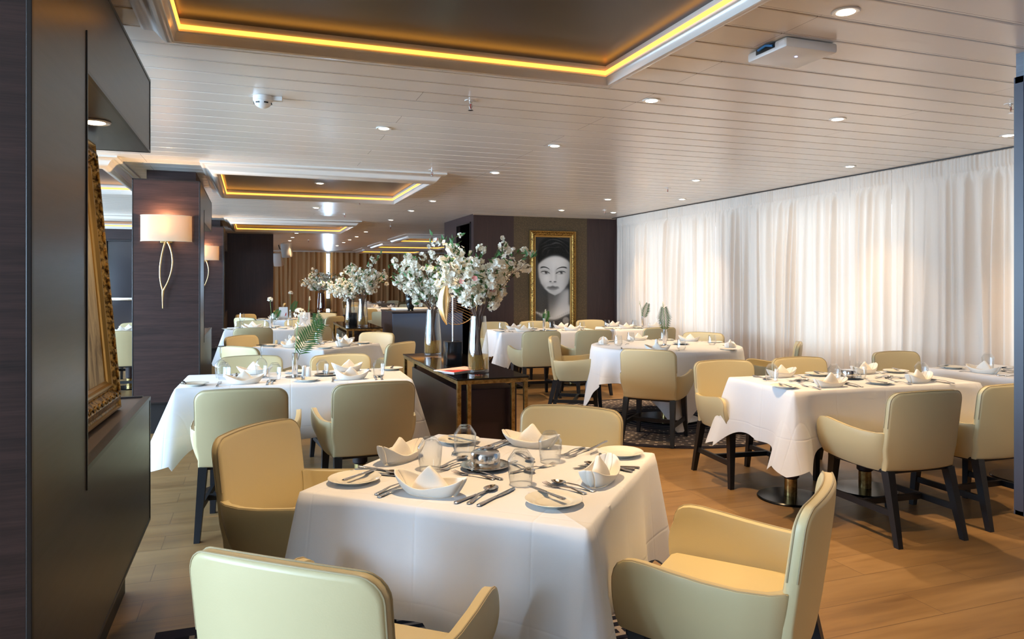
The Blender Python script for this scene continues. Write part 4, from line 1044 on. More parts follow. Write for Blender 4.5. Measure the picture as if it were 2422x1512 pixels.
L3 = (.36, 10.86, -1.5, 'menu card long table')
long_table(L3, 'long table under cloth with menu cards down the aisle', 'white tablecloth on the long table with menu cards', 11)
for k, (x, f, s) in enumerate([(-.36, 90, 'near side, pillar end'), (.34, 90, 'near side, console end'), (-.36, -90, 'far side, pillar end'), (.34, -90, 'far side, console end')]):
    setting(L3, x, -.35 if f > 0 else .35, f, 'at the %s of the menu card table' % s, 0, 40 + k, TUM, 'upright stemless glass')
for k, (x, y, s) in enumerate([(-.50, .12, 'nearest the pillar'), (-.06, -.10, 'between napkins'), (.36, -.06, 'nearest the console')]):
    put(WINE, L3, x, y, 0, 'upright wine glass %s on the menu card table' % s, 'glass')
menu_card(*T2W(L3[0], L3[1], 0, .36, .02), TT, R(14), 'tall white menu card on the table beside the second console')
bud_vase(*T2W(L3[0], L3[1], 0, -.10, .0), TT, .40, (-.02, 0), 'ball', (.10, 0), 'on the menu card table', 'white round flower on the menu card table beside the dark partition', 12, .24)
bud_vase(*T2W(L3[0], L3[1], 0, .42, .20), TT, .42, (.02, 0), 'spike', None, 'behind the tall menu card', 'cream flower rising behind the tall menu card', 13)
for x, y, f, s in ((.02, 10.18, 88, 'near side, pillar end'), (.76, 10.18, 92, 'near side, console end'), (.0, 11.55, -90, 'far side, pillar end'), (.72, 11.55, -88, 'far side, console end')):
    chair(x, y, f, 'armchair at the %s of the menu card table' % s)

L4 = (.62, 13.55, 45, 'far square table')
inst(table_spec(.91, .91, [(0, 0)]), (L4[0], L4[1], 0), R(45), 'square table under cloth before the dark partition', 'table')
cloth(L4, .915, .91, .34, 13, 'white tablecloth on the far square table before the dark partition')
for k, (x, y, f, s) in enumerate([(-.455, 0, 0, 'pillar'), (0, -.455, 90, 'menu table'), (.455, 0, 180, 'aisle'), (0, .455, -90, 'partition')]):
    setting(L4, x, y, f, 'on the %s side of the far square table' % s, 0, 50 + k, TUM, 'upright stemless glass')
menu_card(L4[0] - .10, L4[1] - .12, TT, R(10), 'white menu card with red print on the far square table', True)
bud_vase(L4[0] + .02, L4[1] - .2, TT, .46, (.0, 0), 'ball', (.09, 0), 'on the far square table', 'cream flower above the card with red print', 15, .30)
for a, s in ((180, 'pillar side of the far square table'), (270, 'menu table side of the far square table'), (0, 'aisle side of the far square table'), (90, 'partition side of the far square table')):
    x, y, f = around(L4, a, .80); chair(x, y, f, 'armchair on the ' + s)

# ---- round table on its carpet
RT = (3.98, 6.42, 0, 'round table')
rg = ob('round_carpet', MB().lathe([(0, .008), (1.292, .008), (1.30, .004), (1.30, 0), (0, 0)], 96).mesh('rug', NAVYRUG, False), None, (3.95, 6.42, 0.0)); rg['label'] = 'round navy carpet with woven lattice pattern under the round table'; rg['category'] = 'carpet'
inst(table_spec(1.5, 1.5, [(0, 0)], True), (RT[0], RT[1], .008), 0, 'round pedestal table under cloth on the navy carpet', 'table')
o = ob('tablecloth', cloth_round(.755, 2.16, 4), None, (RT[0], RT[1], .008), R(22)); o['label'] = 'white cloth with hanging points on the round table'; o['category'] = 'tablecloth'; o['group'] = 'white tablecloths'
CH_R = [(-127, 'near side facing away from the camera'), (144, 'aisle side'), (84, 'portrait wall side'), (36, 'far curtain side'), (-40, 'long table side, seen edge-on'), ]
for k, (a, s) in enumerate(CH_R):
    fx, fy = math.cos(R(a)), math.sin(R(a)); setting(RT, .75 * fx, .75 * fy, a + 180, 'at the %s of the round table' % s.split(',')[0].replace(' facing away from the camera', ''), 1 if k < 2 else 0, 60 + k, TUM, 'upright stemless glass')
    d = {0: 1.0, 1: .93, 2: 1.02, 3: .90, 4: 1.02}[k]
    if k != 2: chair(RT[0] + d * fx, RT[1] + d * fy, a + 180 + {0: -9, 1: 4}.get(k, 0), 'armchair at the round table, ' + s).location.z = .008
bud_vase(RT[0] - .02, RT[1] - .02, TT + .008, .42, (-.02, .0), 'spike', (.0, .02), 'in the middle of the round table', 'cream flower above the palm frond on the round table', 21, .36, .062)
put(shaker('salt_shaker'), RT, -.14, -.06, 0, 'white salt shaker beside the vase on the round table', 'salt shaker', None, TT + .008)
put(('tray_dish', bpy.data.meshes['dish'], []), RT, .20, .02, 0, 'small round silver dish on the round table', 'dish', None, TT + .008)

# ---- tables at the portrait wall
T3 = (3.76, 9.17, -2, 'portrait long table')
long_table(T3, 'long two-pedestal table under cloth before the portrait', 'white tablecloth on the long table before the portrait', 15)
for k, (x, f, s) in enumerate([(-.38, 90, 'near side, aisle end'), (.34, 90, 'near side, curtain end'), (-.38, -90, 'far side, aisle end'), (.34, -90, 'far side, curtain end')]):
    setting(T3, x, -.35 if f > 0 else .35, f, 'at the %s of the portrait long table' % s, 0, 70 + k, TUM, 'upright stemless glass')
bud_vase(3.72, 9.05, TT, .26, (.02, 0), 'spike', (.05, .02), 'on the portrait long table', 'white flower spike before the portrait', 24, .24, .05)
for x, y, f, s in ((3.30, 8.30, 86, 'near side, aisle end'), (3.98, 8.30, 90, 'near side, curtain end'), (3.36, 9.95, -90, 'far side, aisle end'), (4.02, 9.95, -92, 'far side, curtain end')):
    chair(x, y, f, 'armchair at the %s of the portrait long table' % s)
T5 = (5.20, 9.25, -1, 'corner table')
long_table(T5, 'small table under cloth in the corner by curtain and portrait wall', 'white tablecloth on the corner table by the curtain', 17, w=.88, d=.70, peds=((0, 0),), corner=.07)
for k, (x, f, s) in enumerate([(-.22, 90, 'near side'), (-.22, -90, 'far side'), (.25, 90, 'near curtain side')]):
    setting(T5, x, -.35 if f > 0 else .35, f, 'at the %s of the corner table' % s, 0, 80 + k, TUM, 'upright stemless glass')
bud_vase(5.28, 9.12, TT, .36, (-.05, 0), 'spike', (.09, .02), 'on the corner table', 'pale flower leaning left on the corner table', 27, .33, .055)
put(shaker('salt_shaker'), T5, .20, -.10, 0, 'white salt shaker on the corner table', 'salt shaker')
chair(5.0, 8.45, 92, 'armchair with back to camera at the corner table'); chair(4.98, 9.98, -90, 'armchair on the far side of the corner table')
# ---- table at the blue-grey pillar
T4 = (5.20, 3.40, 90, 'end table')
long_table(T4, 'long table under cloth behind the blue-grey pillar', 'white tablecloth on the table partly hidden by the blue-grey pillar', 19, w=1.42, d=.72, peds=((.22, 0), (-.42, 0)))
for k, (x, f, s) in enumerate([(.30, -90, 'aisle side, far end'), (.30, 90, 'curtain side, far end'), (-.36, -90, 'aisle side, near end')][:2]):
    pass
setting(T4, .30, .36, -90, 'at the aisle side of the table behind the blue-grey pillar', 1, 90)
setting(T4, .34, -.36, 90, 'at the curtain side of the table behind the blue-grey pillar', 1, 91)
chair(5.10, 4.40, -92, 'armchair between the curtain and the table behind the blue-grey pillar')
# ---- tables behind the sconce pillar and in the far room
TL = (-1.95, 10.75, 0, 'table behind the sconce pillar')
long_table(TL, 'long table under cloth behind the sconce pillar', 'white tablecloth on the table behind the sconce pillar', 23)
for k, (x, f, s) in enumerate([(.36, 90, 'near side'), (.36, -90, 'far side')]):
    setting(TL, x, -.35 if f > 0 else .35, f, 'at the %s of the table behind the sconce pillar' % s, 0, 95 + k, TUM, 'upright stemless glass')
chair(-1.56, 10.04, 90, 'armchair with back to camera at the table behind the sconce pillar'); chair(-1.56, 11.5, -90, 'armchair on the far side of the table behind the sconce pillar')
FAR = [(3.2, 15.3, 45), (5.4, 14.9, 0), (3.2, 18.6, 45), (5.6, 19.8, 0), (3.6, 22.8, 45), (-.2, 21.5, 0)]
fw = ['first beyond the sideboard', 'beyond the portrait wall', 'under the second far tray', 'at the right of the second far tray', 'nearest the tan curtains', 'behind the dark partition']
for k, (x, y, r_) in enumerate(FAR):
    tb = (x, y, r_, 'far table'); inst(table_spec(.91, .91, [(0, 0)]), (x, y, 0), R(r_), 'square pedestal table in the far room, ' + fw[k], 'table'); cloth(tb, .915, .91, .34, 40 + k, 'white tablecloth in the far room, ' + fw[k])
    for a in (0, 90, 180, 270):
        cx, cyy, f = around(tb, a, .82); chair(cx, cyy, f, 'armchair %s of far table %s' % ({0: 'on one side', 90: 'behind', 180: 'opposite side', 270: 'in front'}[a], fw[k]))
        nx_, ny_ = .30 * math.cos(R(a)), .30 * math.sin(R(a)); put(NAPS[a // 90], tb, nx_, ny_, a + 90, 'napkin %s of far table %s' % ({0: 'at one side', 90: 'at the back', 180: 'at the other side', 270: 'at the front'}[a], fw[k]), 'napkin', 'far room napkins')
bud_vase(3.25, 15.2, TT, .36, (.02, 0), 'spike', (.05, .02), 'on the first far room table', 'pale flower on the first far room table', 33, .30, .055)

# rectangular rug under the foreground table
rg = ob('patterned_rug', MB().box(-1.0, 1.0, -1.05, 1.05, 0, .008).mesh('rug', NAVYRUG2, False), None, (.64, 2.13, 0)); rg['label'] = 'navy rug with beige border pattern under the foreground table'; rg['category'] = 'rug'

# ================================================================ CONSOLES, VASES, BLOSSOM
def console_spec(Lc=1.76, wd=.50, h=.78):
    fr = MB(); q = .026
    ch = [('glass_top', MB().bbox(-wd / 2, wd / 2, 0, Lc, h - .012, h, .002).mesh('top', BGLASS, False), [])]
    for x0 in (-wd / 2 + .006, wd / 2 - .006 - q): fr.bbox(x0, x0 + q, .006, Lc - .006, h - .012 - q, h - .012, .002)
    for y0 in (.006, Lc - .006 - q): fr.bbox(-wd / 2 + .03, wd / 2 - .03, y0, y0 + q, h - .012 - q, h - .012, .002)
    ch.append(('top_frame', fr.mesh('frame', BRASS, False), []))
    for y0 in (.007, Lc - .007 - q):
        for x0, dy in ((-wd / 2 + .007, 0), (-wd / 2 + .085, .035), (wd / 2 - .085 - q, .035), (wd / 2 - .007 - q, 0)):
            yy = y0 + (dy if y0 < 1 else -dy)
            ch.append(('leg', MB().bbox(x0, x0 + q, yy, yy + q, 0, h - .013 - (.0 if dy == 0 else .026), .002).mesh('leg', BRASS, False), []))
    ch.append(('storage_box', MB().bbox(-wd / 2 + .035, wd / 2 - .045, .12, Lc - .22, .0, h - .09, .004).mesh('box', mat('aubergine_lacquer', srgb(44, 30, 36), .3), False), []))
    return ('console_table', None, ch)
CONS = console_spec()
inst(CONS, (1.485, 4.48, 0), 0, 'black glass and brass console table with two blossom vases', 'console table')
inst(CONS, (1.455, 10.0, 0), 0, 'second black glass and brass console table down the aisle', 'console table')
inst(CONS, (1.455, 15.7, 0), 0, 'third console table in the far aisle with amber vases', 'console table')
def vase_spec(m, wm=WATER):
    pr = [(0, 0), (.066, 0), (.073, .006), (.0735, .02), (.073, .10), (.066, .22), (.058, .33), (.053, .39), (.0505, .39), (.0555, .33), (.0635, .22), (.0705, .10), (.070, .028), (.064, .022), (0, .022)]
    return ('tall_glass_vase', MB().lathe(pr, 40).mesh('vase', m), [('water', MB().lathe([(0, .0235), (.066, .0245), (.0692, .03), (.0690, .125), (0, .125)], 36).mesh('water', wm), [])])
VA, VAM = vase_spec(VASEG), vase_spec(AMBER)
def blossom(x, y, z, seed, label, hmax=.66, spread=.36, scale=1.0, n_main=17):
    rnd = random.Random(seed); br = MB(); fl = MB(); lf = MB(); tips = []
    def flower(c, d, r_, mi=0):
        t = d.cross(Vector((.31, .2, 1))).normalized(); u = d.cross(t); a0 = rnd.uniform(0, 2)
        for k in range(5):
            q = a0 + 2 * PI * k / 5; v = t * math.cos(q) + u * math.sin(q); w = t * -math.sin(q) + u * math.cos(q)
            fl.add([c, c + v * r_ * .45 + w * r_ * .46 + d * r_ * .10, c + v * r_ * .95 + w * r_ * .40 + d * r_ * .30, c + v * r_ * 1.02 + d * r_ * .40, c + v * r_ * .95 - w * r_ * .40 + d * r_ * .30, c + v * r_ * .45 - w * r_ * .46 + d * r_ * .10], [(0, 1, 2, 3, 4, 5)], mi)
    def leaf(c, d, ll):
        w = d.cross(Vector((rnd.uniform(-1, 1), rnd.uniform(-1, 1), rnd.uniform(.2, 1)))).normalized(); n = w.cross(d).normalized()
        lf.add([c, c + d * ll * .4 + w * ll * .20, c + d * ll, c + d * ll * .4 - w * ll * .20, c + d * ll * .5 - n * ll * .06], [(0, 1, 4), (1, 2, 4), (2, 3, 4), (3, 0, 4)])
    def cluster(c, k, rad):
        for _ in range(k):
            d = Vector((rnd.gauss(0, 1), rnd.gauss(0, 1), rnd.gauss(0, .9))).normalized(); flower(c + d * rad * rnd.uniform(.55, 1.0), d, rnd.uniform(.014, .022) * scale, 1 if rnd.random() < .008 else 0)
    for i in range(n_main):
        a = 2 * PI * i / n_main + rnd.uniform(-.25, .25); out = spread * rnd.uniform(.35, 1.05); hh = hmax * rnd.uniform(.62, 1.0) * (1.12 - .45 * out / spread)
        if i % 4 == 0: hh *= 1.3
        bx, by = .045 * math.cos(a + 2.6), .045 * math.sin(a + 2.6); nx_, ny_ = .030 * math.cos(a), .030 * math.sin(a)
        pts = [Vector((bx, by, .02)), Vector(((bx + nx_) / 2, (by + ny_) / 2, .2)), Vector((nx_, ny_, .39))]
        m = 9
        for k in range(1, m + 1):
            t = k / m; rr = .03 + (out - .03) * (t ** 1.15); pts.append(Vector((rr * math.cos(a + .25 * math.sin(t * 3 + i)), rr * math.sin(a + .25 * math.sin(t * 3 + i)), .39 + hh * (t - .10 * t * t * (out / spread)))) + Vector((rnd.gauss(0, .007), rnd.gauss(0, .007), 0)))
        br.tube(pts, [.0042 * (1 - .75 * k / (len(pts) - 1)) for k in range(len(pts))], 5)
        for k in range(4, len(pts)):
            p = pts[k]; d0 = (pts[k] - pts[k - 1]).normalized()
            for _ in range(2 if k < len(pts) - 1 else 1):
                d = (d0 * .5 + Vector((rnd.gauss(0, .6), rnd.gauss(0, .6), rnd.gauss(.15, .5)))).normalized(); ll = rnd.uniform(.03, .10); q = p + d * ll
                br.tube([p, p + d * ll * .5 + Vector((0, 0, .004)), q], [.0017, .0013, .0008], 4, cap=False)
                r0 = rnd.random()
                frac = (k - 3) / (len(pts) - 4)
                if r0 < .66 - .40 * (frac > .85): cluster(q, rnd.randint(7, 13), .030)
                elif r0 < .74: cluster(q, rnd.randint(1, 3), .012)
                for _ in range(rnd.randint(0, 3)):
                    dd = (d + Vector((rnd.gauss(0, .6), rnd.gauss(0, .6), rnd.gauss(.2, .5)))).normalized(); leaf(p + d * ll * rnd.random(), dd, rnd.uniform(.034, .075))
        leaf(pts[-1], (pts[-1] - pts[-2]).normalized(), .045)
    r = ob('blossom_branches', br.mesh('branches', BRANCH, True, fix=False), None, (x, y, z)); r['label'] = label; r['category'] = 'flower arrangement'; r.scale = (scale,) * 3
    ob('blossoms', fl.mesh('blossoms', [PETAL, PINK], False, fix=False), r, kind='stuff')
    ob('leaves', lf.mesh('leaves', LEAF, False, fix=False), r, kind='stuff')
CT = .7805
inst(VA, (1.47, 4.77, CT), 0, 'clear tapered glass vase with golden water nearest on the brass console', 'vase')
blossom(1.47, 4.77, CT, 3, 'white cherry blossom branches in the nearest vase on the brass console', .60, .37)
inst(VA, (1.45, 6.02, CT), 0, 'clear tapered glass vase at the far end of the brass console', 'vase')
blossom(1.45, 6.02, CT, 8, 'white cherry blossom branches in the vase at the far end of the brass console', .62, .40)
inst(VA, (1.49, 10.45, CT), 0, 'clear tapered glass vase nearest on the second console', 'vase')
blossom(1.49, 10.45, CT, 14, 'white cherry blossom branches nearest on the second console', .56, .42)
inst(VA, (1.38, 11.0, CT), 0, 'clear tapered glass vase behind the black block on the second console', 'vase')
blossom(1.38, 11.2, CT, 19, 'white cherry blossom branches at the far end of the second console', .44, .46) if False else None
inst(VAM, (1.42, 16.1, CT), 0, 'amber glass vase nearest on the third console', 'vase')
blossom(1.42, 16.1, CT, 21, 'white cherry blossom branches in the nearest amber vase', .50, .42)
inst(VAM, (1.46, 16.9, CT), 0, 'amber glass vase at the back of the third console', 'vase')
blossom(1.38, 11.0, CT, 27, 'white cherry blossom branches behind the black block on the second console', .36, .46)
# gold wire sculpture on a black block
def sculpture(x, y, label, full=True):
    r = ob('wire_sculpture', None, None, (x, y, CT)); r['label'] = label; r['category'] = 'sculpture'
    ob('block', MB().bbox(-.058, .058, -.058, .058, 0, .175, .003).mesh('block', mat('black_lacquer', srgb(14, 15, 18), .18, spec=.6)), r)
    if not full: return
    ob('rod', MB().tube([(0, 0, .174), (0, 0, .52)], .0055, 12).mesh('rod', CHROME), r)
    # leaf of gold sheet on the left, fan of wires strung in a hoop on the right
    rim = []
    for k in range(25):
        t = k / 24; a = -PI * .62 + t * PI * 1.05; rim.append((.03 + .16 * math.cos(a), .02 * math.sin(3 * a), .47 + .17 * math.sin(a)))
    b = MB().tube(rim, .0035, 8)
    spine = [(-.05 + .02 * math.sin(t * 3), 0, .32 + .34 * t) for t in [k / 24 for k in range(25)]]
    b.tube(spine, .0035, 8)
    ob('hoop', b.mesh('hoop', GOLD), r)
    w = MB()
    for k in range(1, 24): w.tube([spine[k], rim[k]], .0011, 4, cap=False)
    ob('strings', w.mesh('strings', GOLD), r)
    rows = []
    for j in range(9):
        t = j / 8; rows.append([(-.05 + .02 * math.sin(t * 3) - s * .085 * math.sin(PI * t) ** .8, -.03 * math.sin(PI * s), .32 + .34 * t - .02 * s) for s in [k / 8 for k in range(9)]])
    ob('gold_leaf', bake(MB().grid(rows).mesh('leaf', GOLD), [('SOLIDIFY', dict(thickness=.003))]), r)
sculpture(1.43, 5.30, 'gold wire and leaf sculpture on a black block between the vases')
sculpture(1.40, 10.86, 'small black block between the vases on the second console', False)
# magazine
r = ob('magazine', MB().bbox(-.105, .105, -.15, .15, 0, .006, .001).mesh('pages', PAPER, False), None, (1.38, 4.93, CT), R(-62)); r['label'] = 'pink and red magazine lying on the brass console'; r['category'] = 'magazine'
ob('cover', MB().box(-.1045, .1045, -.1495, .1495, .006, .0072).mesh('cover', mat('pink_cover', srgb(238, 196, 184), .35), False), r)
ob('cover_print', MB().add([(-.03, -.149, .0078), (.104, -.149, .0078), (.104, .02, .0078), (.02, -.02, .0078)], [(0, 1, 2, 3)]).add([(.03, .05, .0078), (.103, .10, .0078), (.103, .148, .0078), (.06, .148, .0078)], [(0, 1, 2, 3)]).mesh('print', REDINK, False), r)

# dark sideboard with vase and tray
r = ob('sideboard', MB().bbox(0, 1.12, .012, 1.0, .06, .94, .004).mesh('body', WOODZ, False), None, (2.02, 11.02, 0)); r['label'] = 'dark serving sideboard with blue-lit front beside the doorway'; r['category'] = 'sideboard'
ob('front_panel', MB().bbox(.004, 1.116, -.004, .014, .07, .925, .003).mesh('f', mat('blue_sheen_panel', srgb(86, 102, 126), .3, spec=.6), False), r)  # bluish sheen of reflected light painted into the front's base colour
ob('worktop', MB().bbox(-.01, 1.13, -.012, 1.01, .938, .958, .003).mesh('top', mat('dark_stone', srgb(60, 58, 60), .15)), r)
ob('kickboard', MB().box(.03, 1.09, .04, .95, 0, .062).mesh('k', PLINTH, False), r)
r = ob('black_vase', MB().lathe([(0, 0), (.045, 0), (.05, .008), (.04, .02), (.062, .07), (.082, .16), (.078, .24), (.058, .30), (.048, .315), (.044, .315), (.054, .30), (.073, .24), (.076, .16), (0, .03)], 36).mesh('v', BLKVASE), None, (2.35, 11.25, .9585)); r['label'] = 'black glazed vase on the dark sideboard'; r['category'] = 'vase'
r = ob('service_tray', MB().bbox(-.4, .4, -.2, .2, 0, .035, .012).mesh('t', WPLASTIC), None, (2.55, 11.65, .9585)); r['label'] = 'long white tray on the dark sideboard behind the black vase'; r['category'] = 'tray'

# ================================================================ WALL SCONCES
def sconce_spec():
    n = 28; rows = []; rx, ry = .215, .105
    def arc(z): return [(rx * math.cos(PI + PI * k / n), ry * math.sin(PI + PI * k / n), z) for k in range(n + 1)]
    me = bake(MB().grid([arc(.615 + .235 * k / 4) for k in range(5)]).mesh('shade', SHADE), [('SOLIDIFY', dict(thickness=.003))])
    hem = MB().tube(arc(.615), .003, 6).tube(arc(.85), .003, 6).mesh('hem', mat('ivory_binding', srgb(236, 224, 200), .7))
    b = MB()
    for s in (-1, 1):
        pts = []; rr = []
        for k in range(31):
            t = k / 30
            if t < .72: w = .046 * math.sin(PI * (t / .72)) ** .75
            else: w = -.0 + .0 * t
            z = .61 - .61 * t; sway = .012 * math.sin(t * 5 + .4) - .018 * t
            pts.append((s * (w + .006 * (1 - t)) + sway, -.035 - .02 * math.sin(PI * t), z)); rr.append(.0085 - .004 * t + .004 * math.exp(-((t - .74) / .08) ** 2) + .003 * math.exp(-(t / .05) ** 2))
        b.tube(pts, rr, 10)
    back = MB().bbox(-.05, .05, -.012, 0, .60, .78, .004).tube([(0, -.01, .66), (0, -.06, .655), (0, -.05, .61)], .008, 8).mesh('b', BRASS)
    return ('wall_sconce', None, [('lamp_shade', me, [('hem', hem, [])]), ('loop_stem', b.mesh('loop', GOLD), []), ('wall_plate', back, []), ('bulb', MB().lathe([(0, .67), (.02, .675), (.03, .70), (.028, .73), (.012, .76), (0, .765)], 16, (0, -.05, 0)).mesh('bulb', emis('sconce_bulb', (1, .74, .42), 4)), [])])
SCO = sconce_spec()
for (x, y, l) in [(-.742, 7.325, 'gold wall sconce with cream half-drum shade on the nearer sconce pillar'), (-.742, 13.145, 'gold wall sconce on the farther pillar, half hidden')]:
    inst(SCO, (x, y, 1.165), 0, l, 'wall lamp', 'gold wall sconces')
    l_ = bpy.data.lights.new('sconce_light', 'POINT'); l_.energy = 14; l_.color = (1, .62, .30); l_.shadow_soft_size = .03
    o = bpy.data.objects.new('sconce_light', l_); COL.objects.link(o); o.location = (x, y - .05, 1.165 + .80)
# small things on the shelves of the sconce pillar
r = ob('glass_bowl', MB().lathe([(0, .004), (.03, .006), (.05, .03), (.052, .03), (.032, 0), (0, 0)], 24).mesh('bowl', CHROME), None, (-.55, 8.6, .8645)); r['label'] = 'small shiny bowl on the shelf of the sconce pillar'; r['category'] = 'bowl'
spot((-.56, 3.05, 2.01), 16, 95, .7, .02, (1.0, .74, .46)); spot((-.56, 8.6, 2.01), 12, 95, .7, .02, (1.0, .74, .46))
inst(DL, (-.56, 3.10, 2.0085), 0, 'round downlight in the niche above the gilt-framed canvas', 'ceiling light', 'recessed ceiling downlights')
inst(DL, (-.56, 8.6, 2.0085), 0, 'round downlight in the niche of the sconce pillar', 'ceiling light', 'recessed ceiling downlights')

# ================================================================ FRAMED PICTURES
def frame_mesh(w, h, fw, depth):
    """ornate moulding; local x right, z up, front towards -y; ring of profile points mitred at the corners"""
    prof = [(0, 0), (0, -.55), (.04, -.75), (.10, -.78), (.14, -.62), (.20, -.60), (.30, -.80), (.45, -1.0), (.58, -.92), (.68, -.66), (.72, -.60), (.78, -.62), (.82, -.72), (.88, -.70), (.92, -.50), (1.0, -.42), (1.0, -.1)]
    rows = []; n = 14
    for d, e in prof:
        dd = d * fw; y = e * depth; a, c = w / 2 - dd, h / 2 - dd
        ring = []
        for (p, q) in (((-a, -c), (a, -c)), ((a, -c), (a, c)), ((a, c), (-a, c)), ((-a, c), (-a, -c))):
            for k in range(n): t = k / n; ring.append((p[0] + (q[0] - p[0]) * t, y, p[1] + (q[1] - p[1]) * t))
        rows.append(ring)
    b = MB(); b.grid(rows, close=True); nq = len(rows[0])
    b.m = [1 if 4 <= k // nq <= 9 else 0 for k in range(len(b.f))]; return b
def ornament(w, h, fw, depth, pitch=.05):
    """carved leaf scrolls along the moulding and a row of beads inside"""
    b = MB()
    def run(p, q):
        d = Vector((q[0] - p[0], 0, q[1] - p[1])); Lh = d.length; d.normalize(); nrm = Vector((-d.z, 0, d.x)); m = max(2, int(Lh / pitch))
        for k in range(m):
            c = Vector((p[0], -depth * .93, p[1])) + d * (Lh * (k + .5) / m)
            for s in (-1, 1):
                pts = [c + d * (pitch * .42 * math.cos(a) * s) + nrm * (fw * .15 * math.sin(a)) + Vector((0, -.004 * math.sin(a * .5), 0)) for a in [i * .6 for i in range(6)]]
                b.tube(pts, [fw * .030, fw * .040, fw * .038, fw * .030, fw * .02, fw * .008], 5)
        m2 = int(Lh / (pitch * .3))
        for k in range(m2):
            c = Vector((p[0], -depth * .66, p[1])) + d * (Lh * (k + .5) / m2) + nrm * (fw * .28)
            r0 = fw * .028; b.add([c + Vector(v) * r0 for v in ((1, 0, 0), (0, -1, 0), (-1, 0, 0), (0, 0, 1), (0, 0, -1))], [(0, 1, 3), (1, 2, 3), (2, 1, 4), (1, 0, 4)])
    a, c = w / 2 - fw * .46, h / 2 - fw * .46
    for p, q in (((-a, -c), (a, -c)), ((a, -c), (a, c)), ((a, c), (-a, c)), ((-a, c), (-a, -c))): run(p, q)
    return b
def portrait_mesh(w, h):
    """black and white photographic print: a dark-haired woman looking aside, as colour per point on a fine sheet"""
    nx, ny = 150, 400
    U, V = np.meshgrid(np.linspace(0, 1, nx), np.linspace(0, 1, ny)); X = U * 100; Y = V * 288       # units: width 100
    img = np.full(X.shape, .035); img += .035 * np.exp(-((X - 12) / 30) ** 2 - ((Y - 150) / 90) ** 2)
    sm = lambda a, e: 1 / (1 + np.exp(-a / e))
    def ell(cx, cyy, rx, ry, soft=.06, p=2.0): return sm(1 - (np.abs((X - cx) / rx) ** p + np.abs((Y - cyy) / ry) ** p), soft)
    def lay(mask, val):
        nonlocal img; img = img * (1 - mask) + val * mask
    rs = np.random.RandomState(4)
    # shoulders, dress
    lay(sm((Y - (238 - .42 * (X - 30))) / 8, .35) * sm((X - 5) / 6, .5) * sm((Y - 215) / 6, .5), .52 - .0015 * np.clip(230 - Y, -60, 30))
    # neck
    neck = sm((X - (36 + .06 * (Y - 180))) / 3, .5) * sm((96 - X + .2 * np.clip(Y - 210, 0, 90)) / 3, .5) * sm((Y - 165) / 5, .6) * sm((262 - Y) / 6, .6)
    lay(neck, .10 + .42 * sm((X - 62 + .35 * (Y - 215)) / 9, .8) + .10 * sm((Y - 225) / 10, 1))
    # hair behind the face
    hair = ell(56, 40, 47, 42, .10, 2.3); lay(hair, .012 + .0 * X)
    lay(ell(18, 62, 12, 26, .12), .012)
    rad_ = np.hypot(X - 60, (Y - 62) * 1.1); th_ = np.arctan2(Y - 62, X - 60); st = np.sin(rad_ * .55 + 3.0 * th_ + 1.6 * np.sin(th_ * 5 + rad_ * .12)) * .5 + .5
    hl = np.exp(-((X - 60 + .3 * (Y - 20)) / 20) ** 2 - ((Y - 14) / 15) ** 2) + .5 * np.exp(-((X - 30) / 10) ** 2 - ((Y - 34) / 18) ** 2) + .25 * np.exp(-((X - 92) / 8) ** 2 - ((Y - 40) / 22) ** 2)
    nz = np.interp(np.arange(X.size) % 997, np.arange(997), rs.rand(997)).reshape(X.shape); img += hair * hl * (.006 + .09 * st ** 6 * (.4 + 1.0 * nz))
    # face
    fx = 55 + .02 * (Y - 110); half = np.interp(Y, [56, 66, 80, 100, 125, 145, 162, 174, 183], [20, 38, 44.5, 46, 44, 38.5, 28, 16, 0])
    face = sm((half - np.abs(X - fx)) / 1.5, .8) * sm((Y - 60 - .011 * (X - 58) ** 2) / 2, .8) * sm((183 - Y) / 1.5, .8)
    val = .66 + .10 * np.exp(-((X - 58) / 22) ** 2 - ((Y - 82) / 20) ** 2) - .32 * sm((X - 88 + .10 * (Y - 120)) / 4.5, 1) - .10 * sm((24 - X) / 5, 1) - .12 * np.exp(-((Y - 182) / 10) ** 2)
    val += .12 * np.exp(-((X - 32) / 11) ** 2 - ((Y - 130) / 14) ** 2) - .10 * np.exp(-((X - 24) / 7) ** 2 - ((Y - 156) / 12) ** 2)
    lay(face, val)
    # brows, eyes
    def brow(cx, cyy, wd, s):
        t = (X - cx) / wd; yc = cyy - 4.5 * (1 - t ** 2) + s * t * 2.2; lay(np.exp(-((Y - yc) / (2.1 - .8 * t * s)) ** 4) * sm((1 - np.abs(t)) / .06, 1), .03)
    brow(28, 99, 13, 1.0); brow(76, 99, 15, -1.0)
    for cx, s, wd in ((29, -1, 12.5), (73, 1, 13.5)):
        lay(np.exp(-((X - cx) / wd) ** 2 - ((Y - 107) / 5.5) ** 2) * .45, .22)
        eye = ell(cx, 112, wd * .78, 4.6, .25); lay(eye, .66); ir = ell(cx + 2.4, 111.2, 4.4, 4.6, .2) * eye; lay(ir, .09); lay(ell(cx + 2.4, 111, 1.9, 2.0, .3), .01); lay(ell(cx + 4.0, 109.6, .9, .9, .4), .8)
        t = (X - cx) / (wd * .9); lay(np.exp(-((Y - (107.6 + 3.4 * t * t - 1.6 * s * t)) / 1.7) ** 2) * sm((1.15 - np.abs(t)) / .08, 1), .015)
        lay(np.exp(-((Y - (116.3 - 3.0 * t * t)) / .9) ** 2) * sm((1 - np.abs(t)) / .1, 1) * .6, .12)
    # nose
    img -= face * .17 * np.exp(-((X - 60 - .0 * Y) / 2.6) ** 2) * sm((Y - 104) / 6, 1) * sm((134 - Y) / 5, 1)
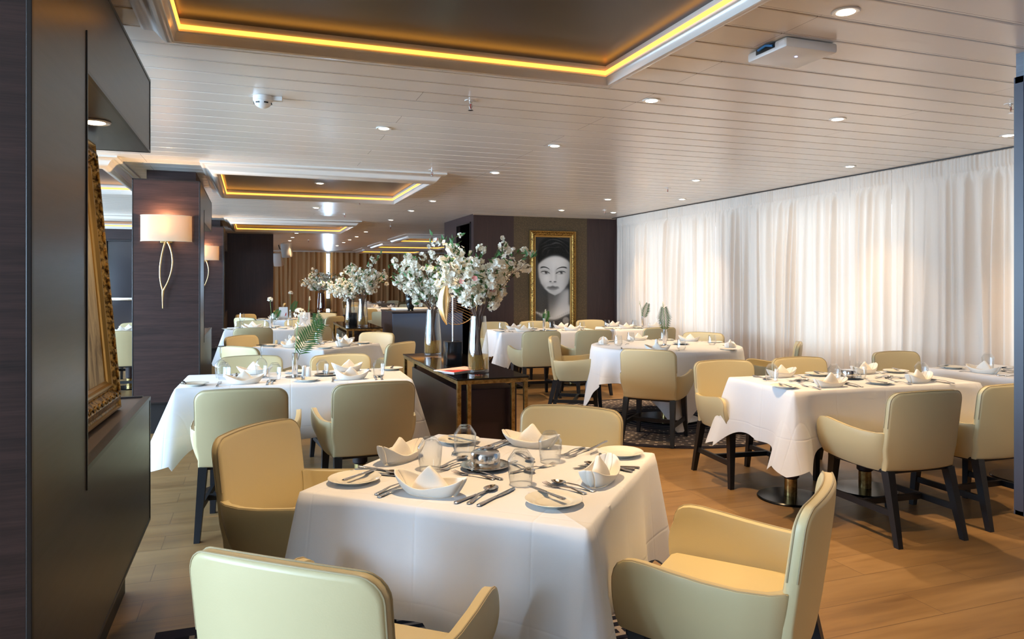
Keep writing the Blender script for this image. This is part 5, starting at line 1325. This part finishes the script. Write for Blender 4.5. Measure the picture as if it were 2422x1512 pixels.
    img += face * .08 * np.exp(-((X - 52) / 3.0) ** 2) * sm((Y - 100) / 6, 1) * sm((138 - Y) / 4, 1)
    lay(ell(43.5, 139.5, 3.6, 1.9, .3) * .9, .06); lay(ell(56.5, 140, 4.2, 1.9, .3) * .9, .05); img -= face * .16 * np.exp(-((X - 50) / 11) ** 2 - ((Y - 143.5) / 2.2) ** 2)
    img -= face * .08 * np.exp(-((X - 50) / 3) ** 2 - ((Y - 149) / 4) ** 2)
    # lips
    up = 155.2 - 2.0 * np.cos((X - 50) * .30) * np.exp(-((X - 50) / 9) ** 2); lay(sm((Y - up + 1.2) / .8, 1) * sm((159.2 - Y + .5 * np.cos((X - 50) * .25)) / .5, 1) * sm((17.5 - np.abs(X - 50.5)) / 1.5, 1) * sm(1 - np.abs((X - 50.5) / 19) ** 2 - (np.abs(Y - 159) / 7) ** 2, .1), .16)
    lay(ell(50.5, 162.3, 13.5, 4.6, .25), .27); lay(np.exp(-((Y - 159.2 - .003 * (X - 50) ** 2) / .8) ** 2) * sm((18 - np.abs(X - 50.5)) / 1, 1), .03); img -= face * .13 * np.exp(-((X - 50) / 10) ** 2 - ((Y - 170) / 2.5) ** 2)
    # necklace line and dress
    yl = 247 + 10 * np.cos((X - 50) * .052) - 4; d = sm((Y - yl - 5) / 1.5, 1); lay(d, .05 + .05 * (rs.rand(*X.shape) > .75)); lay(np.exp(-((Y - yl) / 3.2) ** 2) * (.5 + .5 * (np.sin(X * 1.1) > -.2)), .45)
    lay(ell(88, 262, 9, 11, .15), .18 + .2 * (np.sin(X * 1.5) * np.sin(Y * 1.2) > 0))
    img = np.clip(img + rs.normal(0, .006, X.shape), .004, .85)
    xs = (U.ravel() - .5) * w; zs = (.5 - V.ravel()) * h; co = np.stack([xs, np.zeros_like(xs), zs], 1)
    i = np.arange(nx * ny).reshape(ny, nx); F = np.stack([i[:-1, :-1], i[1:, :-1], i[1:, 1:], i[:-1, 1:]], -1).reshape(-1, 4)
    me = bpy.data.meshes.new('print'); me.from_pydata(co.tolist(), [], F.tolist())
    ca = me.color_attributes.new('ink', 'FLOAT_COLOR', 'POINT'); g = img.ravel(); ca.data.foreach_set('color', np.stack([g * 1.0, g * 1.0, g * .98, np.ones_like(g)], 1).ravel().astype(np.float32))
    m = mat('photographic_print', rough=.65, spec=.15); at = N(m, 'ShaderNodeVertexColor'); at.layer_name = 'ink'; L(m, at.outputs[0], P(m).inputs['Base Color']); me.materials.append(m)
    return me
PW, PH, PF = .825, 1.72, .105
r = ob('framed_portrait', MB().box(-PW / 2 + .04, PW / 2 - .04, -.012, 0, -PH / 2 + .04, PH / 2 - .04).mesh('backing', EDGE, False), None, (4.668, 10.996, 1.395)); r['label'] = 'tall black and white portrait of a dark-haired woman in a gilt frame'; r['category'] = 'framed picture'
ob('picture_frame', frame_mesh(PW, PH, PF, .055).mesh('frame', [GILT2, GILT], False), r)
ob('frame_carving', ornament(PW, PH, PF, .055, .045).mesh('carving', GILT, False), r)
ob('print', portrait_mesh(PW - 2 * PF + .01, PH - 2 * PF + .01), r, (0, -.014, 0))
# large canvas in a carved gilt frame, standing on the niche shelf and leaning back
CW, CH_, CF = 1.02, 1.12, .135
r = ob('framed_canvas', MB().box(-CW / 2 + .05, CW / 2 - .05, -.012, 0, -CH_ / 2 + .05, CH_ / 2 - .05).mesh('backing', EDGE, False)); r['label'] = 'abstract grey and beige canvas in a wide carved gilt frame on the niche shelf'; r['category'] = 'framed picture'
ob('picture_frame', frame_mesh(CW, CH_, CF, .06).mesh('frame', [GILT2, GILT], False), r)
ob('frame_carving', ornament(CW, CH_, CF, .06, .06).mesh('carving', GILT, False), r)
ob('canvas', MB().box(-CW / 2 + CF - .005, CW / 2 - CF + .005, -.020, -.014, -CH_ / 2 + CF - .005, CH_ / 2 - CF + .005).mesh('canvas', ABSTRACT, False), r)
lean = 5.0
r.rotation_euler = (R(-lean), 0, R(88))
r.location = (-.583 - math.sin(R(lean)) * CH_ / 2, 2.935, .8645 + math.cos(R(lean)) * CH_ / 2 + .001)
